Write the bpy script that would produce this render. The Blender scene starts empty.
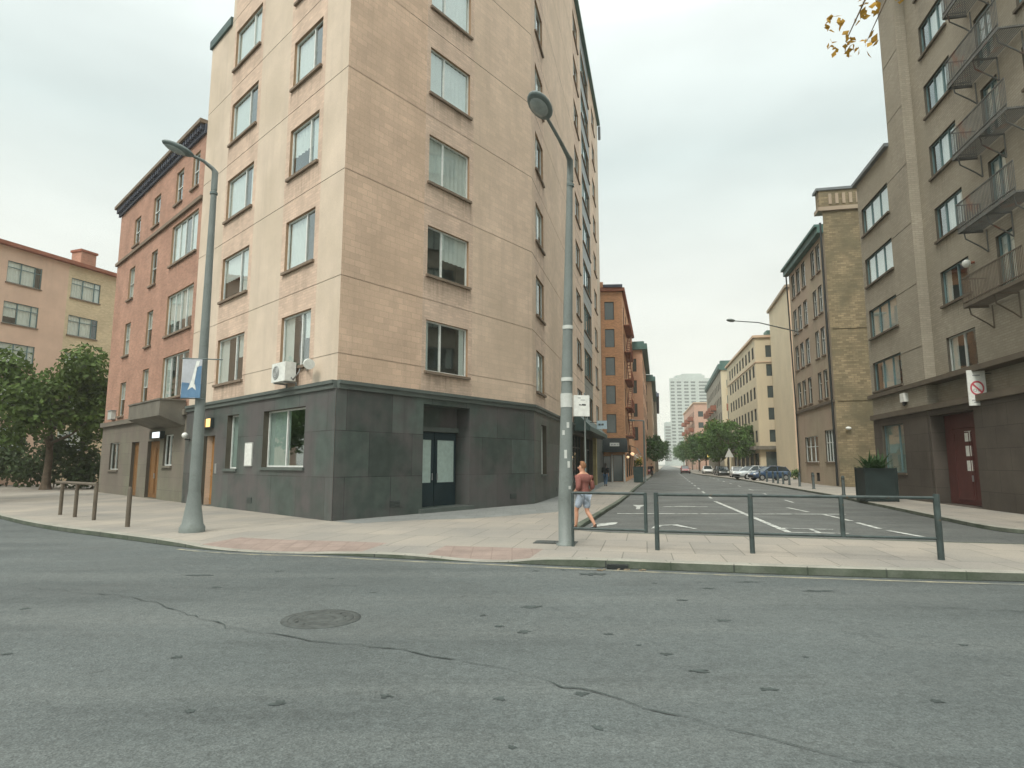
import bpy, math, random
from mathutils import Vector, Matrix
random.seed(7)
C = bpy.context.scene.collection
sc = bpy.context.scene
R = math.radians

# ------------------------------------------------------------------ materials
def newmat(name):
    m = bpy.data.materials.new(name); m.use_nodes = True
    nt = m.node_tree
    return m, nt, nt.nodes, nt.links, nt.nodes['Principled BSDF']

def mixc(N, L, a, b, fac, mode='MIX'):
    n = N.new('ShaderNodeMix'); n.data_type = 'RGBA'; n.blend_type = mode
    for sock, v in ((n.inputs[0], fac), (n.inputs[6], a), (n.inputs[7], b)):
        if hasattr(v, 'is_linked'): L.new(v, sock)
        elif isinstance(v, (int, float)): sock.default_value = v
        else: sock.default_value = (v[0], v[1], v[2], 1)
    return n.outputs[2]

def ramp(N, L, src, lo, hi, a=0.0, b=1.0):
    n = N.new('ShaderNodeMapRange'); n.inputs[1].default_value = lo; n.inputs[2].default_value = hi
    n.inputs[3].default_value = a; n.inputs[4].default_value = b
    L.new(src, n.inputs[0]); return n.outputs[0]

def noise(N, L, vec, scale, detail=4, rough=.55, stretch=None):
    n = N.new('ShaderNodeTexNoise'); n.inputs['Scale'].default_value = scale
    n.inputs['Detail'].default_value = detail; n.inputs['Roughness'].default_value = rough
    if stretch:
        mp = N.new('ShaderNodeMapping'); mp.inputs['Scale'].default_value = stretch
        L.new(vec, mp.inputs['Vector']); vec = mp.outputs[0]
    L.new(vec, n.inputs['Vector']); return n.outputs[0]

def surf(name, col, rough=.85, var=.12, vscale=1.5, bump=.0, bscale=30, streak=0., spec=.3, metal=0.,
         brick=None, stain=None, tint=None):
    """col: base colour; brick=(bw,bh,mortar colour,mortar size,offset,colour spread); stain=(colour,scale,lo,hi)"""
    m, nt, N, L, P = newmat(name)
    tc = N.new('ShaderNodeTexCoord'); obj = tc.outputs['Object']; uv = tc.outputs['UV']
    c = None; h = None
    if brick:
        bw, bh, mc, ms, off, sp = brick
        b = N.new('ShaderNodeTexBrick'); L.new(uv, b.inputs['Vector'])
        b.offset = off; b.inputs['Scale'].default_value = 1
        b.inputs['Brick Width'].default_value = bw; b.inputs['Row Height'].default_value = bh
        b.inputs['Mortar Size'].default_value = ms; b.inputs['Mortar Smooth'].default_value = .2
        b.inputs['Bias'].default_value = 0
        b.inputs['Color1'].default_value = (*[x*(1+sp) for x in col], 1)
        b.inputs['Color2'].default_value = (*[x*(1-sp) for x in col], 1)
        b.inputs['Mortar'].default_value = (*mc, 1)
        c = b.outputs['Color']; h = b.outputs['Fac']
    n1 = noise(N, L, obj, vscale, 6)
    f = ramp(N, L, n1, .3, .7)
    lo = [1-var]*3; hi = [1+var]*3
    mul = mixc(N, L, lo, hi, f)
    c = mixc(N, L, c if c is not None else col, mul, 1.0, 'MULTIPLY')
    if tint:
        n4 = noise(N, L, obj, tint[1], 5); f4 = ramp(N, L, n4, .42, .62)
        c = mixc(N, L, c, tint[0], f4) if len(tint) < 3 else mixc(N, L, c, mixc(N, L, c, tint[0], tint[2]), f4)
    if streak:
        n2 = noise(N, L, uv, 1, 5, .6, (2.2, .12, 1)); f2 = ramp(N, L, n2, .5, .75, 0, streak)
        c = mixc(N, L, c, [x*.55 for x in col], f2)
    if stain:
        n3 = noise(N, L, obj, stain[1], 5, .6); f3 = ramp(N, L, n3, stain[2], stain[3])
        c = mixc(N, L, c, stain[0], f3)
    n5 = noise(N, L, obj, bscale, 3); f5 = ramp(N, L, n5, .25, .75)
    c = mixc(N, L, c, mixc(N, L, [.92]*3, [1.08]*3, f5), 1.0, 'MULTIPLY')
    L.new(c, P.inputs['Base Color'])
    P.inputs['Roughness'].default_value = rough; P.inputs['Metallic'].default_value = metal
    P.inputs['Specular IOR Level'].default_value = spec
    if bump:
        bp = N.new('ShaderNodeBump'); bp.inputs['Strength'].default_value = bump; bp.inputs['Distance'].default_value = .02
        L.new(n5, bp.inputs['Height']); L.new(bp.outputs[0], P.inputs['Normal'])
    return m

def flat(name, col, rough=.5, metal=0., emit=0., spec=.4):
    m, nt, N, L, P = newmat(name)
    tc = N.new('ShaderNodeTexCoord'); n = noise(N, L, tc.outputs['Object'], 7, 3)
    f = ramp(N, L, n, .3, .7)
    L.new(mixc(N, L, [x*.9 for x in col], [min(1, x*1.1) for x in col], f), P.inputs['Base Color'])
    P.inputs['Roughness'].default_value = rough; P.inputs['Metallic'].default_value = metal
    P.inputs['Specular IOR Level'].default_value = spec
    if emit:
        P.inputs['Emission Color'].default_value = (*col, 1); P.inputs['Emission Strength'].default_value = emit
    return m

def glass(name, tint, lo, hi):
    m, nt, N, L, P = newmat(name); N.remove(P)
    out = N['Material Output']
    tr = N.new('ShaderNodeBsdfTransparent'); tr.inputs[0].default_value = (*tint, 1)
    gl = N.new('ShaderNodeBsdfGlossy'); gl.inputs['Roughness'].default_value = .03
    gl.inputs[0].default_value = (.88, .95, .96, 1)
    tc = N.new('ShaderNodeTexCoord')
    bp = N.new('ShaderNodeBump'); bp.inputs['Strength'].default_value = .06; bp.inputs['Distance'].default_value = .03
    L.new(noise(N, L, tc.outputs['Object'], .9, 2), bp.inputs['Height']); L.new(bp.outputs[0], gl.inputs['Normal'])
    lw = N.new('ShaderNodeLayerWeight'); lw.inputs[0].default_value = .5
    f = ramp(N, L, lw.outputs['Facing'], .1, .95, lo, hi)
    mx = N.new('ShaderNodeMixShader'); L.new(f, mx.inputs[0]); L.new(tr.outputs[0], mx.inputs[1]); L.new(gl.outputs[0], mx.inputs[2])
    L.new(mx.outputs[0], out.inputs['Surface'])
    return m

def stainmat(name, col, amount):
    m, nt, N, L, P = newmat(name)
    tc = N.new('ShaderNodeTexCoord'); g = N.new('ShaderNodeSeparateXYZ'); L.new(tc.outputs['Generated'], g.inputs[0])
    n = noise(N, L, tc.outputs['UV'], 1, 5, .65, (7, .35, 1)); f = ramp(N, L, n, .42, .72)
    n2 = noise(N, L, tc.outputs['Object'], .8, 2); f2 = ramp(N, L, n2, .35, .65)
    m1 = N.new('ShaderNodeMath'); m1.operation = 'MULTIPLY'; L.new(f, m1.inputs[0]); L.new(g.outputs['Z'], m1.inputs[1])
    m2 = N.new('ShaderNodeMath'); m2.operation = 'MULTIPLY'; L.new(m1.outputs[0], m2.inputs[0]); L.new(f2, m2.inputs[1])
    P.inputs['Base Color'].default_value = (*col, 1); P.inputs['Roughness'].default_value = .95; P.inputs['Specular IOR Level'].default_value = .1
    L.new(mathm(N, L, m2.outputs[0], amount), P.inputs['Alpha'])
    return m

def leafmat(name, col, spread=.45):
    m, nt, N, L, P = newmat(name)
    g = N.new('ShaderNodeNewGeometry'); tc = N.new('ShaderNodeTexCoord')
    c = mixc(N, L, [x*(1-spread) for x in col], [x*(1+spread) for x in col], g.outputs['Random Per Island'])
    n = noise(N, L, tc.outputs['Object'], .7, 3); f = ramp(N, L, n, .35, .65)
    c = mixc(N, L, c, [col[0]*1.5, col[1]*1.35, col[2]*.9], mathm(N, L, f, .45))
    L.new(c, P.inputs['Base Color']); P.inputs['Roughness'].default_value = .65
    P.inputs['Specular IOR Level'].default_value = .25
    tl = N.new('ShaderNodeBsdfTranslucent'); L.new(c, tl.inputs[0])
    mx = N.new('ShaderNodeMixShader'); mx.inputs[0].default_value = .25
    L.new(P.outputs[0], mx.inputs[1]); L.new(tl.outputs[0], mx.inputs[2]); L.new(mx.outputs[0], N['Material Output'].inputs['Surface'])
    return m

def mathm(N, L, s, k):
    n = N.new('ShaderNodeMath'); n.operation = 'MULTIPLY'; L.new(s, n.inputs[0]); n.inputs[1].default_value = k
    return n.outputs[0]

M = {}
def mk():
    B = lambda bw, bh, mc, ms=.012, off=.5, sp=.2: (bw, bh, mc, ms, off, sp)
    M['beige'] = surf('beige_render', (.65, .505, .39), var=.11, vscale=.5, bump=.3, streak=.28, tint=((.52, .41, .305), .35, .5), brick=B(.42, .21, (.57, .455, .345), .01, .5, .06))
    M['beige_tan'] = surf('tan_tile', (.635, .465, .345), var=.12, vscale=.7, bump=.35, streak=.25, tint=((.50, .37, .265), .45, .5), brick=B(.42, .21, (.54, .405, .295), .012, .5, .08))
    M['beige_pale'] = surf('pale_render', (.62, .52, .415), var=.1, vscale=.6, bump=.3, streak=.25, tint=((.5, .42, .32), .4, .5))
    M['beige_pink'] = surf('pink_tile', (.60, .46, .36), var=.13, vscale=1.2, bump=.3, streak=.25, brick=B(.3, .1, (.54, .41, .315), .012, .5, .09))
    M['granite'] = surf('granite_slab', (.07, .09, .081), rough=.5, var=.2, vscale=2.2, bump=.12, bscale=60, spec=.35, streak=.4,
                        brick=B(1.85, 1.43, (.025, .03, .028), .014, .5, .32), tint=((.115, .10, .102), .6, .75))
    M['granite_trim'] = surf('granite_trim', (.10, .118, .108), rough=.6, var=.15, bump=.15)
    M['sill'] = surf('stone_sill', (.20, .155, .115), var=.15, bump=.2)
    M['red_brick'] = surf('red_brick', (.41, .215, .15), var=.14, vscale=.8, bump=.3, streak=.2, brick=B(.25, .08, (.37, .26, .2), .014, .5, .16))
    M['red_stone'] = surf('grey_green_stone', (.17, .165, .125), var=.15, vscale=.8, bump=.3, streak=.2, tint=((.18, .145, .13), .3, .6), brick=B(1.2, .6, (.12, .12, .095), .012, .5, .06))
    M['cornice_blue'] = surf('slate_blue_cornice', (.095, .105, .135), var=.2, bump=.2)
    M['coping'] = surf('metal_coping', (.16, .18, .19), rough=.5, var=.15)
    M['yellow_brick'] = surf('yellow_brick', (.58, .49, .335), var=.1, vscale=.6, bump=.3, brick=B(.25, .08, (.46, .38, .25), .014, .5, .12))
    M['salmon'] = surf('salmon_render', (.60, .44, .34), var=.1, vscale=.6, bump=.2, streak=.2)
    M['orange_brick'] = surf('orange_brick', (.60, .315, .175), var=.12, vscale=.5, bump=.3, streak=.15, brick=B(.25, .08, (.42, .25, .15), .014, .5, .15))
    M['orange_brick2'] = surf('orange_tan_brick', (.58, .35, .235), var=.12, vscale=.5, bump=.3, streak=.15)
    M['taupe'] = surf('taupe_render', (.335, .305, .245), var=.11, vscale=.5, bump=.3, streak=.25, tint=((.31, .285, .225), .3, .6), brick=B(.3, .1, (.275, .25, .2), .014, .5, .1))
    M['dark_base'] = surf('dark_stone_base', (.088, .076, .064), rough=.6, var=.2, vscale=.8, bump=.3, streak=.25, brick=B(1.6, .8, (.05, .044, .038), .012, .5, .08))
    M['taupe_trim'] = surf('dark_taupe_trim', (.12, .10, .075), var=.15, bump=.2)
    M['yard_brick'] = surf('yellow_brown_brick', (.25, .20, .12), var=.25, vscale=.6, bump=.4, streak=.2, brick=B(.42, .16, (.18, .15, .10), .016, .5, .28), tint=((.135, .12, .075), .35, .75))
    M['stucco_brown'] = surf('brown_stucco', (.36, .305, .225), var=.12, vscale=.6, bump=.35, streak=.3, tint=((.38, .28, .22), .25, .5))
    M['cream'] = surf('cream_render', (.56, .49, .35), var=.07, vscale=.3, bump=.15, streak=.2)
    M['cream_pink'] = surf('pinkish_cream_render', (.56, .42, .30), var=.07, vscale=.25, bump=.15, streak=.2)
    M['pink'] = surf('pale_pink_render', (.52, .34, .26), var=.1, vscale=.2)
    M['rust_panel'] = surf('rust_panel', (.27, .11, .07), var=.15)
    M['tower_white'] = surf('tower_white', (.38, .43, .41), var=.05, vscale=.1)
    M['teal_roof'] = surf('green_copper_roof', (.07, .14, .125), rough=.6, var=.2)
    M['concrete'] = surf('balcony_concrete', (.16, .15, .125), var=.2, vscale=1.5, bump=.3, streak=.4)
    M['reveal'] = surf('window_reveal', (.36, .24, .15), var=.1)
    M['reveal_dark'] = surf('dark_reveal', (.10, .09, .07), var=.15)
    M['interior'] = surf('room_interior', (.10, .105, .10), var=.4, vscale=1.2)
    M['frame_white'] = flat('white_frame', (.68, .71, .68), .45)
    M['frame_teal'] = flat('teal_frame', (.13, .21, .22), .4)
    M['frame_dark'] = flat('dark_frame', (.035, .045, .045), .4)
    M['curtain'] = surf('white_curtain', (.82, .84, .82), var=.05, vscale=3)
    M['blind'] = surf('grey_green_blind', (.42, .50, .47), var=.05, vscale=3)
    M['stain'] = stainmat('rain_stain', (.14, .12, .095), .5)
    M['glass'] = glass('window_glass', (.86, .92, .90), .08, .6)
    M['glass_dark'] = flat('far_window_glass', (.06, .085, .085), .08, spec=.9)
    M['asphalt'] = asphalt('asphalt', (.080, .093, .092))
    M['asphalt2'] = asphalt('street_asphalt', (.092, .099, .094))
    M['pave'] = paving()
    M['pave_grey'] = surf('grey_paving_patch', (.185, .195, .187), var=.12, vscale=1.5, bump=.3, brick=B(.6, .6, (.14, .15, .145), .01, .5, .06))
    M['pave_pink'] = surf('reddish_ramp_paving', (.235, .185, .16), var=.12, vscale=3, bump=.3, brick=B(.4, .4, (.2, .155, .13), .012, 0, .08))
    M['kerb'] = surf('kerb_stone', (.11, .125, .098), var=.25, vscale=2, bump=.4, stain=((.06, .08, .052), 1.6, .45, .68), brick=B(1.35, 2, (.05, .055, .05), .016, 0, .06))
    M['kerb_top'] = surf('kerb_top', (.26, .255, .22), var=.15, vscale=2, bump=.3, brick=B(1.35, 2, (.15, .15, .13), .012, 0, .05))
    M['line_white'] = surf('white_road_paint', (.50, .52, .49), var=.2, stain=((.13, .14, .135), 4, .48, .66))
    M['line_yellow'] = surf('faded_yellow_line', (.36, .33, .235), var=.15, stain=((.16, .17, .155), 2.2, .35, .6))
    M['seam'] = surf('tar_seam', (.05, .062, .06), rough=.8, var=.35, vscale=9)
    M['iron'] = surf('cast_iron', (.062, .07, .067), rough=.65, var=.35, vscale=6, metal=.0)
    M['ground'] = surf('ground', (.14, .14, .12), var=.1, vscale=.05)
    M['pole'] = surf('grey_green_pole_paint', (.175, .20, .19), rough=.5, var=.12, vscale=1.5, bump=.1, stain=((.12, .14, .12), 2.5, .58, .75))
    M['pole_dark'] = flat('dark_lamp_head', (.13, .165, .16), .5)
    M['lamp_lens'] = flat('lamp_lens', (.32, .36, .35), .25)
    M['rail'] = surf('green_rail_paint', (.05, .068, .066), rough=.45, var=.3, vscale=5, bump=.1, stain=((.13, .085, .05), 7, .64, .72))
    M['rust_rail'] = surf('brown_rail_paint', (.12, .10, .075), rough=.55, var=.2, vscale=3)
    M['black'] = flat('black_metal', (.018, .022, .022), .5)
    M['escape'] = surf('dark_iron_railing', (.115, .12, .112), rough=.6, var=.25, vscale=2, stain=((.16, .06, .035), 1.2, .55, .7))
    M['planter'] = surf('dark_green_planter', (.022, .035, .034), rough=.45, var=.2, vscale=2, spec=.35)
    M['soil'] = surf('soil', (.07, .05, .035), var=.3, vscale=6)
    M['wood'] = surf('orange_wood_door', (.30, .155, .05), rough=.55, var=.18, vscale=2, streak=.3)
    M['wood_dark'] = surf('brown_wood_door', (.20, .105, .04), rough=.6, var=.2, vscale=2, streak=.3)
    M['door_red'] = surf('dark_red_door', (.105, .04, .037), rough=.5, var=.15, vscale=1.5)
    M['door_teal'] = surf('dark_teal_door', (.022, .04, .046), rough=.5, var=.2)
    M['frosted'] = flat('frosted_panel', (.40, .50, .46), .35)
    M['white'] = flat('white_plastic', (.72, .74, .70), .45)
    M['offwhite'] = flat('grey_white_plastic', (.50, .52, .49), .5)
    M['lightbox'] = flat('amber_light_box', (.95, .62, .22), .4, emit=.75)
    M['lightbox_w'] = flat('white_light_box', (.85, .93, .97), .4, emit=.7)
    M['bulb'] = flat('warm_bulb', (1., .66, .38), .4, emit=.6)
    M['amber'] = flat('amber_glow', (1., .75, .2), .4, emit=1.0)
    M['flower_yellow'] = leafmat('yellow_petal', (.45, .36, .06), .3)
    M['ban_blue'] = surf('banner_blue', (.12, .22, .34), var=.15, vscale=3)
    M['ban_grey'] = surf('banner_grey', (.45, .47, .50), var=.1, vscale=3)
    M['sign_red'] = flat('sign_red', (.50, .085, .11), .5)
    M['sign_grey'] = flat('sign_grey', (.30, .31, .31), .5)
    M['sign_blue'] = flat('pale_blue_sign', (.55, .70, .78), .4)
    M['trunk'] = surf('bark', (.11, .085, .06), var=.3, vscale=4, bump=.6, bscale=14)
    M['leaf'] = leafmat('leaf_green', (.075, .145, .04), .55)
    M['leaf_dark'] = leafmat('leaf_dark_green', (.055, .12, .04))
    M['leaf_olive'] = leafmat('leaf_olive', (.07, .115, .03), .55)
    M['leaf_gold'] = leafmat('leaf_gold', (.40, .24, .04), .3)
    M['hedge'] = leafmat('hedge_leaf', (.04, .065, .025), .5)
    M['yucca'] = leafmat('yucca_leaf', (.04, .085, .035), .35)
    M['skin'] = surf('skin', (.50, .27, .18), rough=.55, var=.06, vscale=6)
    M['hair_ginger'] = surf('short_ginger_hair', (.23, .115, .06), var=.2, vscale=30)
    M['hair_dark'] = surf('dark_hair', (.02, .017, .015), var=.2)
    M['shirt'] = surf('brick_red_shirt', (.235, .095, .08), rough=.9, var=.12, vscale=7, bump=.3)
    M['shorts'] = surf('pale_blue_shorts', (.36, .42, .50), rough=.9, var=.1, vscale=7, bump=.3)
    M['shoe'] = flat('black_shoe', (.02, .02, .02), .6)
    M['coat'] = surf('black_coat', (.02, .024, .026), rough=.9, var=.2)
    M['jeans'] = surf('blue_jeans', (.10, .17, .26), rough=.9, var=.15)
    M['tyre'] = flat('tyre', (.02, .02, .02), .8)
    M['rim'] = flat('rim', (.4, .42, .42), .35, metal=.6)
    M['car_blue'] = carpaint('car_paint_blue', (.025, .06, .12))
    M['car_silver'] = carpaint('car_paint_silver', (.45, .49, .50))
    M['car_white'] = carpaint('car_paint_white', (.68, .70, .68))
    M['car_dark'] = carpaint('car_paint_charcoal', (.03, .035, .035))
    M['car_red'] = carpaint('car_paint_red', (.26, .05, .05))
    M['car_glass'] = flat('car_glass', (.02, .03, .034), .06, spec=.8)
    M['headlight'] = flat('headlight_lens', (.75, .76, .72), .15)
    M['taillight'] = flat('taillight_lens', (.4, .02, .02), .25)
    M['awning'] = surf('black_awning_canvas', (.025, .033, .034), rough=.8, var=.2)
    M['canopy_green'] = surf('dark_green_canopy', (.06, .10, .095), rough=.5, var=.2)
    M['spandrel'] = surf('grey_spandrel_panel', (.19, .215, .21), rough=.4, var=.1, spec=.5)
    M['shop_dark'] = surf('dark_shopfront', (.035, .042, .036), rough=.4, var=.3, vscale=1.5)
    M['ochre'] = surf('ochre_pilaster', (.36, .30, .15), var=.15)
    M['litter'] = surf('litter', (.25, .2, .14), var=.5, vscale=20)

def carpaint(name, col):
    m = flat(name, col, .28); P = m.node_tree.nodes['Principled BSDF']
    P.inputs['Coat Weight'].default_value = .6; P.inputs['Coat Roughness'].default_value = .05
    return m

def asphalt(name, col):
    m, nt, N, L, P = newmat(name)
    tc = N.new('ShaderNodeTexCoord'); o = tc.outputs['Object']
    big = ramp(N, L, noise(N, L, o, .16, 6, .62), .3, .7)
    c = mixc(N, L, [x*.74 for x in col], [x*1.24 for x in col], big)
    # lanes polished along the direction of travel, and long darker drips between them
    worn = ramp(N, L, noise(N, L, o, .8, 5, .55, (.12, 1.1, 1)), .45, .68)
    c = mixc(N, L, c, [col[0]*1.45, col[1]*1.38, col[2]*1.34], mathm(N, L, worn, .5))
    drip = ramp(N, L, noise(N, L, o, 1.0, 6, .65, (.25, 1.4, 1)), .56, .72)
    c = mixc(N, L, c, [x*.52 for x in col], mathm(N, L, drip, .5))
    oil = ramp(N, L, noise(N, L, o, 3.4, 6, .62), .64, .74)
    c = mixc(N, L, c, [x*.42 for x in col], mathm(N, L, oil, .6))
    # coarse stones in the binder: two sizes
    for sc_, lo, hi in ((110, .7, 1.34), (40, .88, 1.14)):
        v = N.new('ShaderNodeTexVoronoi'); v.inputs['Scale'].default_value = sc_; L.new(o, v.inputs['Vector'])
        g = N.new('ShaderNodeSeparateColor'); L.new(v.outputs['Color'], g.inputs[0])
        c = mixc(N, L, c, mixc(N, L, [lo]*3, [hi]*3, g.outputs[0]), 1.0, 'MULTIPLY')
    mid = ramp(N, L, noise(N, L, o, 9, 5, .75), .3, .7)
    c = mixc(N, L, c, mixc(N, L, [.84]*3, [1.17]*3, mid), 1.0, 'MULTIPLY')
    # hairline cracks
    vc = N.new('ShaderNodeTexVoronoi'); vc.feature = 'DISTANCE_TO_EDGE'; vc.inputs['Scale'].default_value = .42
    wob = N.new('ShaderNodeVectorMath'); wob.operation = 'MULTIPLY_ADD'
    nn = N.new('ShaderNodeTexNoise'); nn.inputs['Scale'].default_value = 1.6; nn.inputs['Detail'].default_value = 7; nn.inputs['Roughness'].default_value = .65; L.new(o, nn.inputs['Vector'])
    L.new(nn.outputs['Color'], wob.inputs[0]); wob.inputs[1].default_value = (1.5, 1.5, 0); L.new(o, wob.inputs[2])
    L.new(wob.outputs[0], vc.inputs['Vector'])
    cr = ramp(N, L, vc.outputs['Distance'], .0, .008, 1, 0)
    msk = ramp(N, L, noise(N, L, o, .35, 3), .5, .62)
    mm = N.new('ShaderNodeMath'); mm.operation = 'MULTIPLY'; L.new(cr, mm.inputs[0]); L.new(msk, mm.inputs[1])
    c = mixc(N, L, c, [x*.4 for x in col], mathm(N, L, mm.outputs[0], .5))
    L.new(c, P.inputs['Base Color'])
    rg = ramp(N, L, noise(N, L, o, .6, 4), .3, .7, .55, .85); L.new(rg, P.inputs['Roughness'])
    P.inputs['Specular IOR Level'].default_value = .35
    bp = N.new('ShaderNodeBump'); bp.inputs['Strength'].default_value = .6; bp.inputs['Distance'].default_value = .01
    L.new(v.outputs['Distance'], bp.inputs['Height']); L.new(bp.outputs[0], P.inputs['Normal'])
    return m

def paving():
    m, nt, N, L, P = newmat('pavement_slabs')
    tc = N.new('ShaderNodeTexCoord'); o = tc.outputs['Object']
    mp = N.new('ShaderNodeMapping'); mp.inputs['Rotation'].default_value = (0, 0, R(12)); L.new(o, mp.inputs[0])
    b = N.new('ShaderNodeTexBrick'); L.new(mp.outputs[0], b.inputs['Vector'])
    b.inputs['Scale'].default_value = 1; b.inputs['Brick Width'].default_value = .9; b.inputs['Row Height'].default_value = 1.8
    b.offset = .5; b.inputs['Mortar Size'].default_value = .012; b.inputs['Mortar Smooth'].default_value = .3
    b.inputs['Color1'].default_value = (.30, .275, .24, 1); b.inputs['Color2'].default_value = (.255, .24, .214, 1)
    b.inputs['Mortar'].default_value = (.17, .16, .14, 1)
    big = ramp(N, L, noise(N, L, o, .35, 5), .35, .65)
    c = mixc(N, L, b.outputs['Color'], mixc(N, L, [.84, .86, .88], [1.1, 1.08, 1.04], big), 1.0, 'MULTIPLY')
    st = ramp(N, L, noise(N, L, o, 2.2, 5, .65), .6, .74)
    c = mixc(N, L, c, [.2, .19, .17], mathm(N, L, st, .4))
    v = N.new('ShaderNodeTexVoronoi'); v.inputs['Scale'].default_value = 2.4; L.new(o, v.inputs['Vector'])
    gum = ramp(N, L, v.outputs['Distance'], .05, .075, 1, 0)
    c = mixc(N, L, c, [.15, .145, .135], mathm(N, L, gum, .55))
    fine = ramp(N, L, noise(N, L, o, 30, 4, .7), .3, .7)
    c = mixc(N, L, c, mixc(N, L, [.86]*3, [1.14]*3, fine), 1.0, 'MULTIPLY')
    L.new(c, P.inputs['Base Color']); P.inputs['Roughness'].default_value = .85; P.inputs['Specular IOR Level'].default_value = .25
    bp = N.new('ShaderNodeBump'); bp.inputs['Strength'].default_value = .3; bp.inputs['Distance'].default_value = .01
    L.new(b.outputs['Fac'], bp.inputs['Height']); bp.invert = True; L.new(bp.outputs[0], P.inputs['Normal'])
    return m
mk()

# ------------------------------------------------------------------ mesh builder
class MB:
    def __init__(s): s.v = []; s.f = []; s.mi = []; s.mats = []; s.sm = []
    def mat(s, m):
        m = M[m] if isinstance(m, str) else m
        if m not in s.mats: s.mats.append(m)
        return s.mats.index(m)
    def face(s, pts, m, smooth=False):
        b = len(s.v); s.v += [tuple(p) for p in pts]; s.f.append(list(range(b, b+len(pts)))); s.mi.append(s.mat(m)); s.sm.append(smooth)
    def grid(s, rows, m, close=False, smooth=True):
        b = len(s.v); n = len(rows[0]); k = s.mat(m)
        for r in rows: s.v += [tuple(p) for p in r]
        for i in range(len(rows)-1):
            for j in range(n if close else n-1):
                a = b+i*n+j; c = b+i*n+(j+1) % n
                s.f.append([a, c, c+n, a+n]); s.mi.append(k); s.sm.append(smooth)
    def fan(s, ring, m):
        s.face(ring, m)
    def box(s, c, size, m, ax=(1, 0), up=None):
        """c centre of box, size (along ax, along perp, z)"""
        x = Vector((ax[0], ax[1], 0)).normalized(); y = Vector((-x.y, x.x, 0)); z = Vector((0, 0, 1)); c = Vector(c)
        s.obox(c, x*size[0]/2, y*size[1]/2, z*size[2]/2, m)
    def obox(s, c, X, Y, Z, m):
        P = [c+X*a+Y*b+Z*d for d in (-1, 1) for b in (-1, 1) for a in (-1, 1)]
        for q in ((0, 2, 3, 1), (4, 5, 7, 6), (0, 1, 5, 4), (2, 6, 7, 3), (0, 4, 6, 2), (1, 3, 7, 5)):
            s.face([P[i] for i in q], m)
    def tube(s, pts, rad, m, n=10, cap=True):
        pts = [Vector(p) for p in pts]
        if not isinstance(rad, (list, tuple)): rad = [rad]*len(pts)
        rows = []; ref = None
        for i, p in enumerate(pts):
            t = (pts[min(i+1, len(pts)-1)]-pts[max(i-1, 0)]).normalized()
            if ref is None: ref = Vector((1, 0, 0)) if abs(t.x) < .9 else Vector((0, 1, 0))
            u = (ref-t*ref.dot(t)).normalized(); w = t.cross(u); ref = u
            rows.append([p+(u*math.cos(6.2832*k/n)+w*math.sin(6.2832*k/n))*rad[i] for k in range(n)])
        s.grid(rows, m, True)
        if cap: s.face(rows[0][::-1], m); s.face(rows[-1], m)
    def lathe(s, c, prof, m, n=20):
        s.grid([[(c[0]+r*math.cos(6.2832*k/n), c[1]+r*math.sin(6.2832*k/n), c[2]+z) for k in range(n)] for r, z in prof], m, True)
        s.face([(c[0]+prof[-1][0]*math.cos(6.2832*k/n), c[1]+prof[-1][0]*math.sin(6.2832*k/n), c[2]+prof[-1][1]) for k in range(n)], m)
    def ball(s, c, r, m, X=(1, 0, 0), Y=(0, 1, 0), Z=(0, 0, 1), n=12, k=8):
        X, Y, Z, c = Vector(X), Vector(Y), Vector(Z), Vector(c); r = r if isinstance(r, (tuple, list)) else (r, r, r)
        s.grid([[c+X*r[0]*math.sin(math.pi*i/k)*math.cos(6.2832*j/n)+Y*r[1]*math.sin(math.pi*i/k)*math.sin(6.2832*j/n)-Z*r[2]*math.cos(math.pi*i/k) for j in range(n)] for i in range(k+1)], m, True)
    def build(s, name, parent=None, uv=True, weld=False):
        o0 = Vector((0, 0, 0)); p = parent
        while p is not None: o0 += p.location; p = p.parent
        me = bpy.data.meshes.new(name)
        me.from_pydata([(v[0]-o0.x, v[1]-o0.y, v[2]-o0.z) for v in s.v], [], s.f)
        for m in s.mats: me.materials.append(m)
        me.polygons.foreach_set('material_index', s.mi); me.polygons.foreach_set('use_smooth', s.sm)
        if uv:
            ul = me.uv_layers.new(name='UVMap'); me.update()
            for p in me.polygons:
                nn = p.normal
                if abs(nn.z) > .8: T, U = Vector((1, 0, 0)), Vector((0, 1, 0))
                else:
                    T = Vector((-nn.y, nn.x, 0)); T.normalize()
                    if T.x < 0 or (abs(T.x) < 1e-6 and T.y < 0): T = -T
                    U = Vector((0, 0, 1))
                for li in p.loop_indices:
                    co = Vector(me.vertices[me.loops[li].vertex_index].co)+o0
                    ul.data[li].uv = (co.dot(T), co.dot(U))
        me.update()
        o = bpy.data.objects.new(name, me); C.objects.link(o)
        if parent is not None: o.parent = parent
        return o

def tag(o, label, cat, group=None):
    o['label'] = label; o['category'] = cat
    if group: o['group'] = group
    return o
def thing(name, label, cat, loc=(0, 0, 0), group=None):
    o = bpy.data.objects.new(name, None); C.objects.link(o); o.location = loc; o.empty_display_size = .3
    return tag(o, label, cat, group)
def structure(o, kind='structure'):
    o['kind'] = kind; return o
def clone(root, loc, label, group=None):
    r = root.copy(); C.objects.link(r); r.location = loc; r['label'] = label
    if group: r['group'] = group
    for ch in list(root.children):
        c = ch.copy(); C.objects.link(c); c.parent = r
        for g in list(ch.children):
            d = g.copy(); C.objects.link(d); d.parent = c
    return r

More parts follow.
